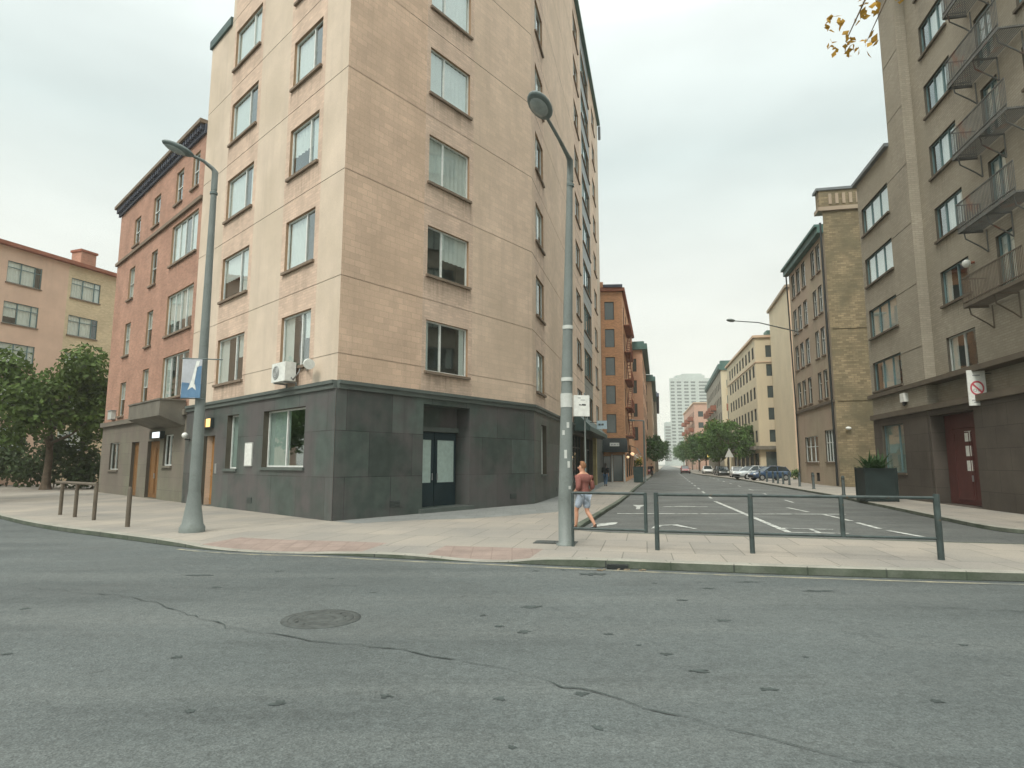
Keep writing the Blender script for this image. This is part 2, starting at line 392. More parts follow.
# ------------------------------------------------------------------ facades
class Fr:
    def __init__(s, p0, d, side=None):
        s.p = Vector((p0[0], p0[1], 0)); s.d = Vector((d[0], d[1], 0)).normalized()
        n = Vector((-s.d.y, s.d.x, 0))
        ref = Vector((0, 0, 0)) if side is None else Vector((side[0], side[1], 0))
        if n.dot(ref-s.p) < 0: n = -n
        s.n = n
    def pt(s, u, z, o=0): return s.p+s.d*u+s.n*o+Vector((0, 0, z))
    def xy(s, u, o=0): q = s.p+s.d*u+s.n*o; return (q.x, q.y)

def fbox(mb, fr, u0, u1, z0, z1, o0, o1, m):
    mb.obox(fr.pt((u0+u1)/2, (z0+z1)/2, (o0+o1)/2), fr.d*(u1-u0)/2, fr.n*(o1-o0)/2, Vector((0, 0, (z1-z0)/2)), m)

def facade(mb, fr, u0, u1, z0, z1, ops, matf, reveal='reveal', rd=.2, room=.9, off=0., offf=None, breaks_u=(), breaks_z=()):
    us = sorted({u0, u1, *[o[0] for o in ops], *[o[1] for o in ops], *breaks_u})
    zs = sorted({z0, z1, *[o[2] for o in ops], *[o[3] for o in ops], *breaks_z})
    us = [u for u in us if u0-1e-6 <= u <= u1+1e-6]; zs = [z for z in zs if z0-1e-6 <= z <= z1+1e-6]
    mf = matf if callable(matf) else (lambda u, z: matf)
    for a, b in zip(us, us[1:]):
        for c, d in zip(zs, zs[1:]):
            if b-a < 1e-5 or d-c < 1e-5: continue
            um, zm = (a+b)/2, (c+d)/2
            if any(o[0] < um < o[1] and o[2] < zm < o[3] for o in ops): continue
            f = off+(offf(um, zm) if offf else 0)
            mb.face([fr.pt(a, c, f), fr.pt(b, c, f), fr.pt(b, d, f), fr.pt(a, d, f)], mf(um, zm))
    for o in ops:
        a, b, c, d = o[:4]; rm = o[4] if len(o) > 4 else room
        f = off
        for q0, q1, mm in ((f, f-rd, reveal), (f-rd, f-rm, 'interior')):
            e = 0 if mm == reveal else .25
            A, B_, c_, d_ = a-e, b+e, c-e*.4, d+e*.4
            for e1, e2 in (((A, c_), (B_, c_)), ((B_, c_), (B_, d_)), ((B_, d_), (A, d_)), ((A, d_), (A, c_))):
                mb.face([fr.pt(*e1, q0), fr.pt(*e2, q0), fr.pt(*e2, q1), fr.pt(*e1, q1)], mm)
        mb.face([fr.pt(a-.25, c-.1, f-rm), fr.pt(b+.25, c-.1, f-rm), fr.pt(b+.25, d+.1, f-rm), fr.pt(a-.25, d+.1, f-rm)], 'interior')

def window(fr, root, u0, u1, z0, z1, fm='frame_white', mull=(.65,), trans=None, off=0., curtain='r', sill='sill', far=False, name='window', depth=.13, blind=None, stain=0):
    f = MB(); w = .055; o1 = off-depth+.03; o0 = off-depth-.03; e = .004
    a, b, c, d = u0+e, u1-e, z0+e, z1-e
    fbox(f, fr, a, a+w, c, d, o0, o1, fm); fbox(f, fr, b-w, b, c, d, o0, o1, fm)
    fbox(f, fr, a+w, b-w, c, c+w, o0, o1, fm); fbox(f, fr, a+w, b-w, d-w, d, o0, o1, fm)
    for t in mull:
        x = a+(b-a)*t; fbox(f, fr, x-w*.6, x+w*.6, c+w, d-w, o0+.004, o1+.012, fm)
    if trans:
        zt = c+(d-c)*trans; xs = [a+w]+[a+(b-a)*t for t in mull]+[b-w]
        for p, q in zip(xs, xs[1:]): fbox(f, fr, p+w*.62 if p > a+w else p, q-w*.62 if q < b-w else q, zt-.025, zt+.025, o0+.006, o1+.006, fm)
    wo = f.build(name, root)
    g = MB(); o = off-depth
    if far:
        g.face([fr.pt(a, c, o), fr.pt(b, c, o), fr.pt(b, d, o), fr.pt(a, d, o)], 'glass_dark')
    else:
        g.face([fr.pt(a, c, o), fr.pt(b, c, o), fr.pt(b, d, o), fr.pt(a, d, o)], 'glass')
    g.build('pane', wo)
    if sill:
        s = MB(); fbox(s, fr, u0-.08, u1+.08, z0-.1, z0-.003, off-.02, off+.10, sill); s.build('sill', wo)
    if stain:
        q = MB(); zb = z0-.1-stain*random.uniform(.6, 1.1); q.face([fr.pt(u0-.15, zb, off+.004), fr.pt(u1+.15, zb, off+.004), fr.pt(u1+.15, z0-.1, off+.004), fr.pt(u0-.15, z0-.1, off+.004)], 'stain'); q.build('rain_stain', wo)
    if curtain and not far:
        spans = curtain
        if curtain == 'r':
            k = random.random()
            spans = [(0, .3), (.72, 1)] if k < .3 else ([(0, .55)] if k < .5 else ([(.35, 1)] if k < .7 else ([(0, 1)] if k < .88 else [(0, .2)])))
        cm = MB()
        for sp_ in spans:
            p, q = sp_[:2]; zb = c+.02+(d-c)*(sp_[2] if len(sp_) > 2 else 0)
            n = max(6, int((q-p)*(b-a)*14)); oc = off-depth-.075
            pts = [(a+(b-a)*(p+(q-p)*i/n), oc+.035*math.sin(i*1.9)+.01*random.random()) for i in range(n+1)]
            cm.grid([[fr.pt(u, zb, oo) for u, oo in pts], [fr.pt(u, d-.02, oo) for u, oo in pts]], blind or 'curtain', smooth=True)
        cm.build('curtain', wo)
    return wo

def prism(mb, poly, z0, z1, m, top=None, skip=(), bottom=False):
    n = len(poly)
    for i in range(n):
        if i in skip: continue
        a, b = poly[i], poly[(i+1) % n]
        mb.face([(a[0], a[1], z0), (b[0], b[1], z0), (b[0], b[1], z1), (a[0], a[1], z1)], m)
    mb.face([(p[0], p[1], z1) for p in poly], top or m)
    if bottom: mb.face([(p[0], p[1], z0) for p in poly], m)

GZ = .13
exec_parts = []
# ------------------------------------------------------------------ ground, roads, pavements
def sheet(name, poly, z, m):
    mb = MB(); mb.face([(x, y, z) for x, y in poly], m); return structure(mb.build(name))

mb = MB(); mb.face([(-1600, -300, -.03), (1600, -300, -.03), (1600, 2600, -.03), (-1600, 2600, -.03)], 'ground')
structure(mb.build('ground'))
sheet('road', [(-160, -40), (160, -40), (160, 14.2), (9.5, 14.35), (.5, 17.2), (-20, 22), (-160, 90)], 0, 'asphalt')
sheet('side_road', [(-160, 90.1), (-20, 22.1), (.5, 17.3), (9.5, 14.45), (160, 14.3), (160, 60), (330, 1300), (180, 1300), (-160, 240)], 0, 'asphalt2')

def kerbed(name, kname, pts, inner, closed_top, hz=None, top='pave', kw=.16):
    """pts: kerb line (x,y,height); inner(i): direction into the pavement"""
    k = MB(); n = len(pts)
    P = [Vector((p[0], p[1], 0)) for p in pts]; H = [p[2] for p in pts]
    N_ = []
    for i in range(n):
        t = (P[min(i+1, n-1)]-P[max(i-1, 0)]).normalized(); q = Vector((-t.y, t.x, 0))
        N_.append(q if inner > 0 else -q)
    bev = .018
    rows = []
    for i in range(n):
        h = H[i]
        rows.append([P[i]+Vector((0, 0, -.02)), P[i]+Vector((0, 0, h-bev)), P[i]+N_[i]*bev+Vector((0, 0, h)), P[i]+N_[i]*kw+Vector((0, 0, h+.002))])
    k.grid([r[:2] for r in rows], 'kerb', smooth=False); k.grid([r[1:] for r in rows], 'kerb_top', smooth=False)
    structure(k.build(kname))
    s = MB()
    e0 = [P[i]+N_[i]*kw+Vector((0, 0, H[i]+.001)) for i in range(n)]
    e1 = [P[i]+N_[i]*(kw+1.0)+Vector((0, 0, GZ)) for i in range(n)]
    for i in range(n-1):
        s.grid([e0[i:i+2], e1[i:i+2]], 'pave_pink' if min(H[i], H[i+1]) < .075 and top == 'pave' else top, smooth=True)
    s.face([*e1, *[Vector((x, y, GZ)) for x, y in closed_top]], top)
    return structure(s.build(name)), e0, e1

def smooth(pts, it=2):
    for _ in range(it):
        q = [pts[0]]
        for a, b in zip(pts, pts[1:]):
            q += [tuple(a[i]*.75+b[i]*.25 for i in range(3)), tuple(a[i]*.25+b[i]*.75 for i in range(3))]
        pts = q+[pts[-1]]
    return pts

kerb_l = smooth([(-70, 66, .13), (-34, 36, .13), (-16.5, 20.6, .13), (-13.0, 17.75, .13), (-9.8, 15.7, .13), (-7.6, 14.25, .12), (-6.5, 13.6, .05), (-5.3, 13.2, .02),
          (-4.3, 13.05, .02), (-3.5, 12.85, .06), (-2.4, 12.45, .10), (-1.6, 12.2, .08), (-.9, 12.05, .025), (-.1, 11.85, .03), (.5, 11.65, .12), (1.4, 11.4, .15), (3.2, 10.92, .15),
          (5.6, 10.42, .15), (7.5, 10.08, .15), (10, 9.7, .15), (13.2, 9.4, .15)], 2)
# the pavement that wraps the corner block and runs across the mouth of the side street
strip_back = [(13.2, 13.1), (10.3, 13.85), (7.0, 14.75), (4.5, 15.4), (2.5, 15.95)]
left_street = smooth([(2.5, 15.95, .13), (1.75, 16.5, .10), (1.75, 17.4, .06), (2.15, 18.7, .12), (2.9, 21.4, .13), (3.8, 24.8, .13), (4.85, 28.6, .13), (6.7, 36, .13), (9.7, 48.3, .13), (12.6, 60, .13), (15.9, 73, .13), (23, 102, .13), (35, 150, .13), (72, 300, .13), (146, 600, .13)], 2)
P = [Vector((a[0], a[1], 0)) for a in left_street]
k = MB(); rows = []; inr = []
for i in range(len(P)):
    t = (P[min(i+1, len(P)-1)]-P[max(i-1, 0)]).normalized(); q = Vector((-t.y, t.x, 0)); h = left_street[i][2]
    rows.append([P[i]+Vector((0, 0, -.02)), P[i]+Vector((0, 0, h-.018)), P[i]+q*.018+Vector((0, 0, h)), P[i]+q*.16+Vector((0, 0, .132))]); inr.append((P[i]+q*.16))
k.grid(rows, 'kerb', smooth=False)
sb = [Vector((x, y, 0)) for x, y in strip_back]
k.grid([[p+Vector((0, 0, -.02)), p+Vector((0, 0, .112)), p+Vector((-.005, -.018, .13)), p+Vector((-.04, -.14, .132))] for p in sb], 'kerb', smooth=False)
structure(k.build('side_street_kerb'))
top = [(x-.04, y-.14) for x, y in strip_back]+[(p.x, p.y) for p in inr]+[(60, 620), (-120, 620), (-120, 110)]
kerbed('pavement', 'kerb', kerb_l, 1, top)
# right-hand pavement
kr = smooth([(150, 600, .13), (79, 300, .13), (45.5, 160, .13), (33, 115.6, .13), (26.3, 72.3, .13), (20.9, 48, .13), (19.2, 40.5, .13), (18.0, 35, .13), (16.3, 29, .13), (15.2, 24.8, .13), (14.1, 20.8, .13), (13.35, 18, .13), (13.3, 16.9, .13), (13.9, 16.1, .13), (16, 15.6, .13), (40, 15, .13), (120, 14.5, .13)], 2)
kerbed('right_pavement', 'right_kerb', kr, 1, [(150, 40), (300, 600)])
# other side of the main road, behind the viewer
kb = [(60, -13.2, .13), (-60, -13.2, .13)]
kerbed('far_pavement', 'far_kerb', kb, 1, [(-60, -30), (60, -30)])

mk_ = MB()
mk_.face([(-1.2, 19.9, GZ+.004), (-3.0, 19.3, GZ+.004), (-4.5, 18.2, GZ+.004), (-5.35, 18.93, GZ+.004), (.95, 27.0, GZ+.004), (8.2, 58, GZ+.004), (8.9, 58, GZ+.004), (3.2, 30, GZ+.004), (1.6, 22.5, GZ+.004)], 'pave_grey')
structure(mk_.build('grey_paving'))
ZS = [0]
def ragged(pts, w, step=.16, amp=.035):
    q = []; ww = []
    for a, b_ in zip(pts, pts[1:]):
        n = max(1, int(math.hypot(b_[0]-a[0], b_[1]-a[1])/step))
        for i in range(n):
            t = i/n; q.append((a[0]+(b_[0]-a[0])*t+random.gauss(0, amp*.5), a[1]+(b_[1]-a[1])*t+random.gauss(0, amp))); ww.append(w*random.choice((.12, .25, .4, .6, .9)))
    q.append(pts[-1]); ww.append(w*.3)
    return q, ww
def strip(name, pts, w, m, z=.006):
    ZS[0] += 1; z += .00015*ZS[0]
    b = MB(); P = [Vector((x, y, z)) for x, y in pts]; L_, R_ = [], []
    for i in range(len(P)):
        t = (P[min(i+1, len(P)-1)]-P[max(i-1, 0)]).normalized(); q = Vector((-t.y, t.x, 0))
        ww = w[i] if isinstance(w, (list, tuple)) else w
        L_.append(P[i]+q*ww/2); R_.append(P[i]-q*ww/2)
    b.grid([L_, R_], m, smooth=False); return structure(b.build(name))
# faded edge line along the kerb
strip('road_edge_line', [(p[0]-.05, p[1]-.24) for p in kerb_l if -7.2 < p[0] < 13], .09, 'line_yellow', .005)
# road paint in the side street
dS = Vector((.2465, .969))
strip('centre_line', [(7.45-.0, 17.0), (10.0, 31.0)], .17, 'line_white')
for i in range(16):
    y0 = 33.5+i*6.2; strip('centre_line_dash', [(10.2+(y0-33.5)*.2478+.42, y0), (10.2+(y0+2.6-33.5)*.2478+.42, y0+2.6)], .14, 'line_white')
for i in range(9):
    y0 = 30+i*7; strip('lane_line_dash', [(13.4+(y0-30)*.247, y0), (13.4+(y0+2.2-30)*.247, y0+2.2)], .12, 'line_white')
strip('stop_line', [(3.9, 23.45), (12.2, 23.1)], .22, 'line_white')
for a, b in (((11.6, 26.6), (11.35, 24.2)), ((11.35, 23.0), (10.95, 20.4)), ((10.8, 19.8), (10.45, 18.0)), ((10.4, 17.5), (10.35, 15.6))):
    strip('lane_line_dash', [a, b], .16, 'line_white')
for a, b in (((7.75, 18.15), (9.0, 17.75)), ((7.4, 17.05), (8.9, 16.75)), ((7.75, 18.15), (7.4, 17.05)), ((8.45, 17.95), (8.2, 16.9))):
    strip('box_marking', [a, b], .12, 'line_white')
strip('turn_arrow', [(4.0, 18.0), (4.4, 18.9), (4.9, 19.1), (5.2, 17.9)], [.1, .22, .3, .1], 'line_white')
strip('turn_arrow', [(2.35, 18.5), (2.9, 19.3), (3.3, 19.9)], [.12, .5, .1], 'line_white')
strip('turn_arrow', [(6.5, 27.1), (7.4, 27.3), (8.4, 27.1)], [.15, .4, .15], 'line_white')
strip('straight_arrow', [(5.1, 25.6), (5.4, 26.9), (5.7, 28.2)], [.16, .16, .6], 'line_white')
# tar seam, stains and covers on the main road
strip('road_seam', *ragged([(-7.2, 9.55), (-5.1, 8.8), (-3.2, 7.3), (-2.1, 6.75), (-.9, 6.35), (.05, 5.75), (.7, 5.25), (1.15, 4.85), (2.0, 4.25), (3.4, 3.3)], .028), 'seam', .004)
strip('road_seam', *ragged([(5.2, 8.3), (7.0, 7.9), (9.5, 7.5)], .03), 'seam', .004)
spots = [(-5.2, 10.6, .5, .07), (-4.4, 9.6, .16, .07), (-4.0, 11, .2, .05), (-2.9, 10.3, .1, .05), (-2.0, 9.2, .12, .04), (.28, 8.3, .3, .10), (-.35, 7.85, .11, .05), (-.15, 7.35, .14, .06), (.14, 7.1, .16, .07), (1.05, 7.0, .11, .05),
         (.4, 11, .16, .05), (.9, 11.1, .1, .05), (1.3, 10.7, .5, .16), (-.1, 5.15, .1, .06), (.55, 5.25, .12, .06), (.6, 4.6, .10, .05), (-1.0, 5.2, .12, .05), (-1.8, 5.05, .14, .06), (2.2, 9.9, .1, .05), (2.9, 9.5, .22, .06), (3.7, 10.0, .4, .06), (4.4, 9.3, .5, .08), (2.3, 8.7, .16, .05),
         (1.5, 6.3, .12, .05), (1.65, 5.8, .2, .06), (1.3, 6.6, .07, .03), (2.1, 5.35, .14, .05), (2.8, 6.2, .08, .04), (3.3, 5.1, .1, .06), (2.5, 7.6, .2, .07), (-3.2, 6.2, .1, .06), (-2.4, 4.9, .1, .05), (.0, 4.3, .07, .04), (4.6, 6.6, .08, .04), (-6.2, 8.2, .16, .06), (-4.9, 6.3, .1, .05)]
b = MB()
for x, y, rx, ry in spots:
    k = 22; pts = []
    for i in range(k):
        a = 6.2832*i/k; q = .3+.75*random.random(); pts.append((x+rx*.62*q*math.cos(a), y+ry*q*math.sin(a), .0045))
    b.face(pts, 'seam')
structure(b.build('road_stains'))

t = thing('manhole_cover', 'round cast iron manhole cover set in the near road asphalt', 'manhole cover', (-2.27, 7.68, 0))
b = MB(); b.lathe((-2.27, 7.68, 0), [(.46, 0), (.46, .006), (.40, .008), (.385, .008), (.38, .001)], 'iron', 32); b.build('rim', t)
b = MB(); b.lathe((-2.27, 7.68, 0), [(.375, .0015), (.37, .007), (.31, .0085), (.30, .0022), (.275, .0022), (.265, .0085), (.2, .0085), (.19, .0022), (.16, .0022), (.15, .0085), (.09, .0085), (.08, .0022), (.05, .0022)], 'iron', 32)
for i in range(12):
    a = i*.5236; b.box((-2.27+.29*math.cos(a), 7.68+.29*math.sin(a), .0055), (.06, .05, .006), 'iron', (math.cos(a), math.sin(a)))
b.build('lid', t)
t = thing('inspection_cover', 'rectangular iron inspection cover in the pavement under the centre lamp post', 'cover', (.95, 13.85, GZ))
b = MB(); b.box((.95, 13.85, GZ+.006), (.92, .5, .01), 'iron', (.97, -.22)); b.build('frame', t)
b = MB()
for i in range(2):
    b.box((.95+(i-.5)*.43*.97, 13.85-(i-.5)*.43*.22, GZ+.013), (.4, .42, .01), 'iron', (.97, -.22))
b.build('lid', t)
t = thing('storm_drain', 'dark storm drain opening in the kerb with litter in front', 'drain', (1.85, 11.28, 0))
b = MB(); b.box((1.85, 11.2, .045), (.36, .1, .07), 'black', (.97, -.24)); b.build('opening', t)
for i in range(9):
    b = MB(); b.box((1.5+random.random()*.8, 11.0+random.random()*.12, .012), (.05+.05*random.random(), .03, .015), 'litter', (random.random(), random.random()-.5)); b.build('litter', t)
# ------------------------------------------------------------------ the beige corner block
CO = (-5.413, 19.018); DL = (-.7165, .6976); DA = (.6153, .7883); DB = (.2304, .9731)
FL = Fr(CO, DL); FA = Fr(CO, DA); P1 = FA.xy(10.27); FB = Fr(P1, DB, (20, 20))
HB = 37.0; FLO = 3.57; SILL = 5.13; WH = 1.9; BASE = 4.17
rows9 = [SILL+FLO*k for k in range(9)]
groove = [5.02+.25]+[7.78+FLO*k for k in range(9)]
bz = [z for g in groove for z in (g-.012, g+.012)]
def og(u, z): return -.014 if any(abs(z-g) < .012 for g in groove) else 0
t = thing('apartment_building', 'tall beige corner apartment building with dark granite ground floor', 'building', (-2, 26, 0))
beige_root = t
w = MB()
opL = [(1.85, 4.0, z, z+WH) for z in rows9]+[(7.2, 9.9, z, z+WH) for z in rows9]
def mL(u, z):
    if u < 1.55: return 'beige_pale'
    if u < 4.3: return 'beige_pink'
    return 'beige_pale' if 4.3 < u < 6.9 else ('beige_pink' if u < 10.1 else 'beige_pale')
def cut(ops, u0, u1, z0, z1): return [o for o in ops if o[0] >= u0 and o[1] <= u1 and o[2] >= z0 and o[3] <= z1]
facade(w, FL, 0, 10.4, BASE, HB, cut(opL, 0, 10.4, BASE, HB), mL, offf=og, breaks_u=(1.55, 4.3, 6.9, 10.1), breaks_z=bz)
facade(w, FL, 10.4, 12.9, BASE, 22.3, [], 'beige_pale', offf=og, breaks_z=bz)
opA = [(3.75, 6.0, z+.02, z+WH) for z in rows9]
def mA(u, z): return 'beige_tan' if u < 3.55 else ('beige_pink' if u < 6.25 else 'beige')
facade(w, FA, 0, 10.27, BASE, HB, opA, mA, offf=og, breaks_u=(3.55, 6.25), breaks_z=bz)
opB = [(.9, 2.9, z, z+WH) for z in rows9]+[(15.6, 18.2, z, z+WH) for z in rows9]+[(20.2, 25.6, z-.2, z+WH+.1) for z in rows9]+[(28.5, 31, z, z+WH) for z in rows9]
def mB(u, z): return 'beige_pink' if (.6 < u < 3.2 or 15.3 < u < 18.5) else ('spandrel' if 19.9 < u < 25.9 else ('beige_pale' if u > 31.5 else 'beige'))
facade(w, FB, 0, 34.6, BASE, HB, opB, mB, offf=og, breaks_u=(.6, 3.2, 15.3, 18.5, 19.9, 25.9, 31.5), breaks_z=bz)
# sides that face away, and roofs
pa, pb, pc = FL.xy(10.4), FL.xy(10.4, -14), FB.xy(34.6, -14); pe = FB.xy(34.6)
for a, b_ in ((pa, pb), (pb, pc), (pc, pe)):
    w.face([(a[0], a[1], 0), (b_[0], b_[1], 0), (b_[0], b_[1], HB), (a[0], a[1], HB)], 'beige')
w.face([(p[0], p[1], HB) for p in (CO, P1, pe, pc, pb, pa)], 'coping')
q1, q2 = FL.xy(12.9), FL.xy(12.9, -12); q3 = FL.xy(10.4, -12)
w.face([(q1[0], q1[1], 0), (q2[0], q2[1], 0), (q2[0], q2[1], 22.3), (q1[0], q1[1], 22.3)], 'beige_pale')
w.face([(p[0], p[1], 22.3) for p in (pa, q1, q2, q3)], 'coping')
w.build('wall', t)
# granite ground floor
b = MB()
gL = [(1.85, 4.95, 1.72, 3.72, .9), (7.15, 8.25, 1.65, 3.75, .9), (9.45, 10.65, GZ+.02, 3.0, .55)]
facade(b, FL, -.05, 12.9, 0, BASE, gL, 'granite', reveal='reveal_dark', rd=.28, off=.05)
gA = [(3.65, 6.1, GZ+.16, 3.95, 1.1)]
facade(b, FA, -.05, 10.31, 0, BASE, gA, 'granite', reveal='granite', rd=.75, off=.05)
gB = [(1.75, 3.1, 1.35, 3.65, .9), (12.2, 18.4, GZ+.02, 3.75, 1.4), (18.8, 24.2, GZ+.02, 3.75, 1.4)]
facade(b, FB, -.0, 34.6, 0, BASE, gB, lambda u, z: 'granite' if u < 12 else ('shop_dark' if u < 24.4 else 'granite'), reveal='reveal_dark', rd=.28, off=.05, breaks_u=(12, 24.4))
b.build('ground_floor', t)
b = MB()
def belt(fr, u0, u1):
    for z0, z1, o in ((BASE-.02, BASE+.13, .12), (BASE+.13, BASE+.24, .17)):
        fbox(b, fr, u0, u1, z0, z1, 0, o, 'granite_trim')
belt(FL, 0, 12.9); belt(FA, .0, 10.27); belt(FB, 0, 34.6)
b.build('belt_course', t)
b = MB()
for fr, u0, u1 in ((FL, -.1, 10.5), (FA, -.1, 10.4), (FB, -.1, 34.9)):
    fbox(b, fr, u0, u1, HB, HB+.35, -.3, .28, 'teal_roof')
b.build('cornice', t)
b = MB(); fbox(b, FL, 10.45, 13.0, 21.95, 22.35, -.3, .1, 'canopy_green'); b.build('wing_cornice', t)
fbD = MB()
for zt in (HB-.2,):
    q = FB.pt(34.75, zt, .2); fbD.tube([q, q+Vector((0, 0, -1.4))], .14, 'coping')
fbD.build('downpipe_head', t)
vis = lambda z: z < 24
for z in rows9:
    for u0, u1 in ((1.85, 4.0), (7.2, 9.9)):
        if z < 21: window(FL, t, u0, u1, z, z+WH, mull=(.34,), curtain=(random.choice([[(0, .2), (.4, 1)], [(0, 1)], [(0, .3), (.34, 1, .45)], [(.36, 1)], [(0, .32, .2), (.5, 1)]]) if z > 8 else [(0, .3, .5), (.7, 1)]), stain=1.1)
    if z < 20: window(FA, t, 3.75, 6.0, z+.02, z+WH, mull=(.36,), curtain=([(0, 1)] if 11 < z < 14 else ([(0, .34), (.4, 1, .1)] if z > 14 else ([(.42, .98, .42)] if z > 8 else [(0, .14), (.86, 1)]))), stain=1.3)
    window(FB, t, .9, 2.9, z, z+WH, mull=(.4,), curtain=random.choice([[(0, .5)], [(0, 1, .4)], [(0, 1)]]), stain=1.2)
    window(FB, t, 15.6, 18.2, z, z+WH, mull=(.4,), curtain=None)
    window(FB, t, 20.2, 25.6, z-.2, z+WH+.1, fm='frame_teal', mull=(.33, .66), curtain=[(.1, .6)], far=False)
    window(FB, t, 28.5, 31, z, z+WH, mull=(.5,), far=True)
# ground floor windows, doors
window(FL, t, 1.85, 4.95, 1.72, 3.72, mull=(.52,), off=.02, depth=.2, curtain=[(.5, 1)], blind='blind', sill='granite_trim')
window(FL, t, 7.15, 8.25, 1.65, 3.75, mull=(), off=.02, depth=.2, curtain=[(0, 1)], blind='blind', sill='granite_trim')
window(FB, t, 1.75, 3.1, 1.35, 3.65, mull=(.5,), off=.02, depth=.2, curtain=[(.1, .8)], blind='blind', sill='granite_trim')
def leaf_door(fr, u0, u1, z0, z1, o, m, name='door', panels=None, root=t, handle=True, pm=None, hu=.85):
    d = MB(); fbox(d, fr, u0, u1, z0, z1, o-.05, o, m)
    if panels:
        for a, b_, c, e in panels:
            for x0, x1, y0, y1 in ((a-.05, b_+.05, c-.05, c), (a-.05, b_+.05, e, e+.05), (a-.05, a, c, e), (b_, b_+.05, c, e)):
                fbox(d, fr, x0, x1, y0, y1, o-.01, o+.025, m)
    do = d.build(name, root)
    if panels and pm:
        for a, b_, c, e in panels:
            g = MB(); fbox(g, fr, a, b_, c, e, o-.01, o+.008, pm); g.build('door_panel', do)
    if handle:
        h = MB(); x = u0+(u1-u0)*hu; fbox(h, fr, x-.02, x+.02, z0+.95, z0+1.2, o+.004, o+.06, 'rim'); h.build('handle', do)
    return do
# glazed double door on the chamfered side
leaf_door(FA, 3.72, 4.86, GZ+.16, 3.0, -.62, 'door_teal', panels=[(3.84, 4.7, 1.15, 2.72)], pm='frosted', hu=.9)
leaf_door(FA, 4.90, 6.04, GZ+.16, 3.0, -.62, 'door_teal', panels=[(5.02, 5.92, 1.15, 2.72)], pm='frosted', hu=.1)
b = MB(); fbox(b, FA, 3.66, 6.09, 3.02, 3.2, -.72, -.52, 'granite_trim'); fbox(b, FA, 3.66, 6.09, 3.2, 3.95, -.74, -.6, 'granite'); b.build('door_head', t)
b = MB(); fbox(b, FA, 3.5, 6.3, GZ, GZ+.15, -.72, .16, 'granite_trim'); b.build('doorstep', t)
# wooden entrance at the far end of the left front
leaf_door(FL, 9.5, 10.6, GZ+.04, 2.98, -.22, 'wood', panels=[(9.65, 10.45, .4, 1.3), (9.65, 10.45, 1.6, 2.7)], hu=.12)
b = MB(); fbox(b, FL, 9.6, 9.85, 1.55, 2.0, -.188, -.18, 'white'); b.build('door_notice', t)
b = MB(); fbox(b, FL, 9.05, 9.25, 1.45, 1.85, .051, .075, 'rim'); b.build('intercom', t)
for fr_, u in ((FL, 5.6), (FA, 2.2), (FA, 8.6), (FB, 6.0)):
    b = MB(); fbox(b, fr_, u, u+.42, .42, .62, .051, .065, 'frame_dark')
    for i in range(4): fbox(b, fr_, u+.02, u+.40, .44+.045*i, .455+.045*i, .065, .078, 'granite_trim')
    b.build('vent_grille', t)
# dark shop fronts under the canopy
for u0, u1 in ((12.2, 18.4), (18.8, 24.2)):
    s = MB(); n = 4
    for i in range(n+1):
        x = u0+(u1-u0)*i/n; fbox(s, FB, max(u0, x-.05), min(u1, x+.05), GZ+.02, 3.74, -.32, -.22, 'frame_dark')
    fbox(s, FB, u0+.06, u1-.06, GZ+.02, .55, -.3, -.24, 'shop_dark'); fbox(s, FB, u0+.06, u1-.06, 2.9, 2.98, -.3, -.24, 'frame_dark')
    so = s.build('shop_window', t)
    g = MB(); g.face([FB.pt(u0, .55, -.27), FB.pt(u1, .55, -.27), FB.pt(u1, 3.74, -.27), FB.pt(u0, 3.74, -.27)], 'glass'); g.build('pane', so)
s = MB(); fbox(s, FB, 24.5, 25.2, 0, 4.1, .05, .32, 'ochre'); s.build('pilaster', t)
s = MB()
s.face([FB.pt(13.2, 5.25, .06), FB.pt(26.4, 5.25, .06), FB.pt(26.4, 4.25, 1.1), FB.pt(13.2, 4.25, 1.1)], 'canopy_green')
s.face([FB.pt(13.2, 4.25, 1.1), FB.pt(26.4, 4.25, 1.1), FB.pt(26.4, 3.95, 1.1), FB.pt(13.2, 3.95, 1.1)], 'canopy_green')
for u in (13.2, 26.4): s.face([FB.pt(u, 5.25, .06), FB.pt(u, 4.25, 1.1), FB.pt(u, 3.95, 1.1), FB.pt(u, 3.95, .06)], 'canopy_green')
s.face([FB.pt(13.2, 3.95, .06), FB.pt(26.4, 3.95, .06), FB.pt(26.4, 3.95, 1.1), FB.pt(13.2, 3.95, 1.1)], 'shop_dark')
s.build('canopy', t)

# things fixed to the beige block
a = thing('air_conditioner', 'white air conditioner unit on the beige building just above the granite belt', 'air conditioner', tuple(FL.pt(2.95, 4.5, .3)))
b = MB(); fbox(b, FL, 2.45, 3.45, 4.58, 5.22, .14, .52, 'white'); fbox(b, FL, 2.5, 3.4, 5.22, 5.235, .16, .5, 'offwhite'); b.build('casing', a)
b = MB(); ring = [FL.pt(3.13+.24*math.cos(x*.2618), 4.9+.24*math.sin(x*.2618), .528) for x in range(24)]; b.face(ring, 'sign_grey')
for r in (.07, .14, .21):
    b.tube([FL.pt(3.13+r*math.cos(x*.2618), 4.9+r*math.sin(x*.2618), .535) for x in range(25)], .008, 'offwhite', 5, False)
b.build('fan_grille', a)
b = MB()
for u in (2.6, 3.3): fbox(b, FL, u-.02, u+.02, 4.53, 4.575, .02, .5, 'sign_grey'); fbox(b, FL, u-.02, u+.02, 4.3, 4.53, .02, .06, 'sign_grey')
b.build('bracket', a)
b = MB(); b.tube([FL.pt(2.44, 4.7, .3), FL.pt(2.36, 4.6, .28), FL.pt(2.34, 4.9, .08), FL.pt(2.3, 5.15, .03)], .025, 'sign_grey', 6); b.build('pipe', a)
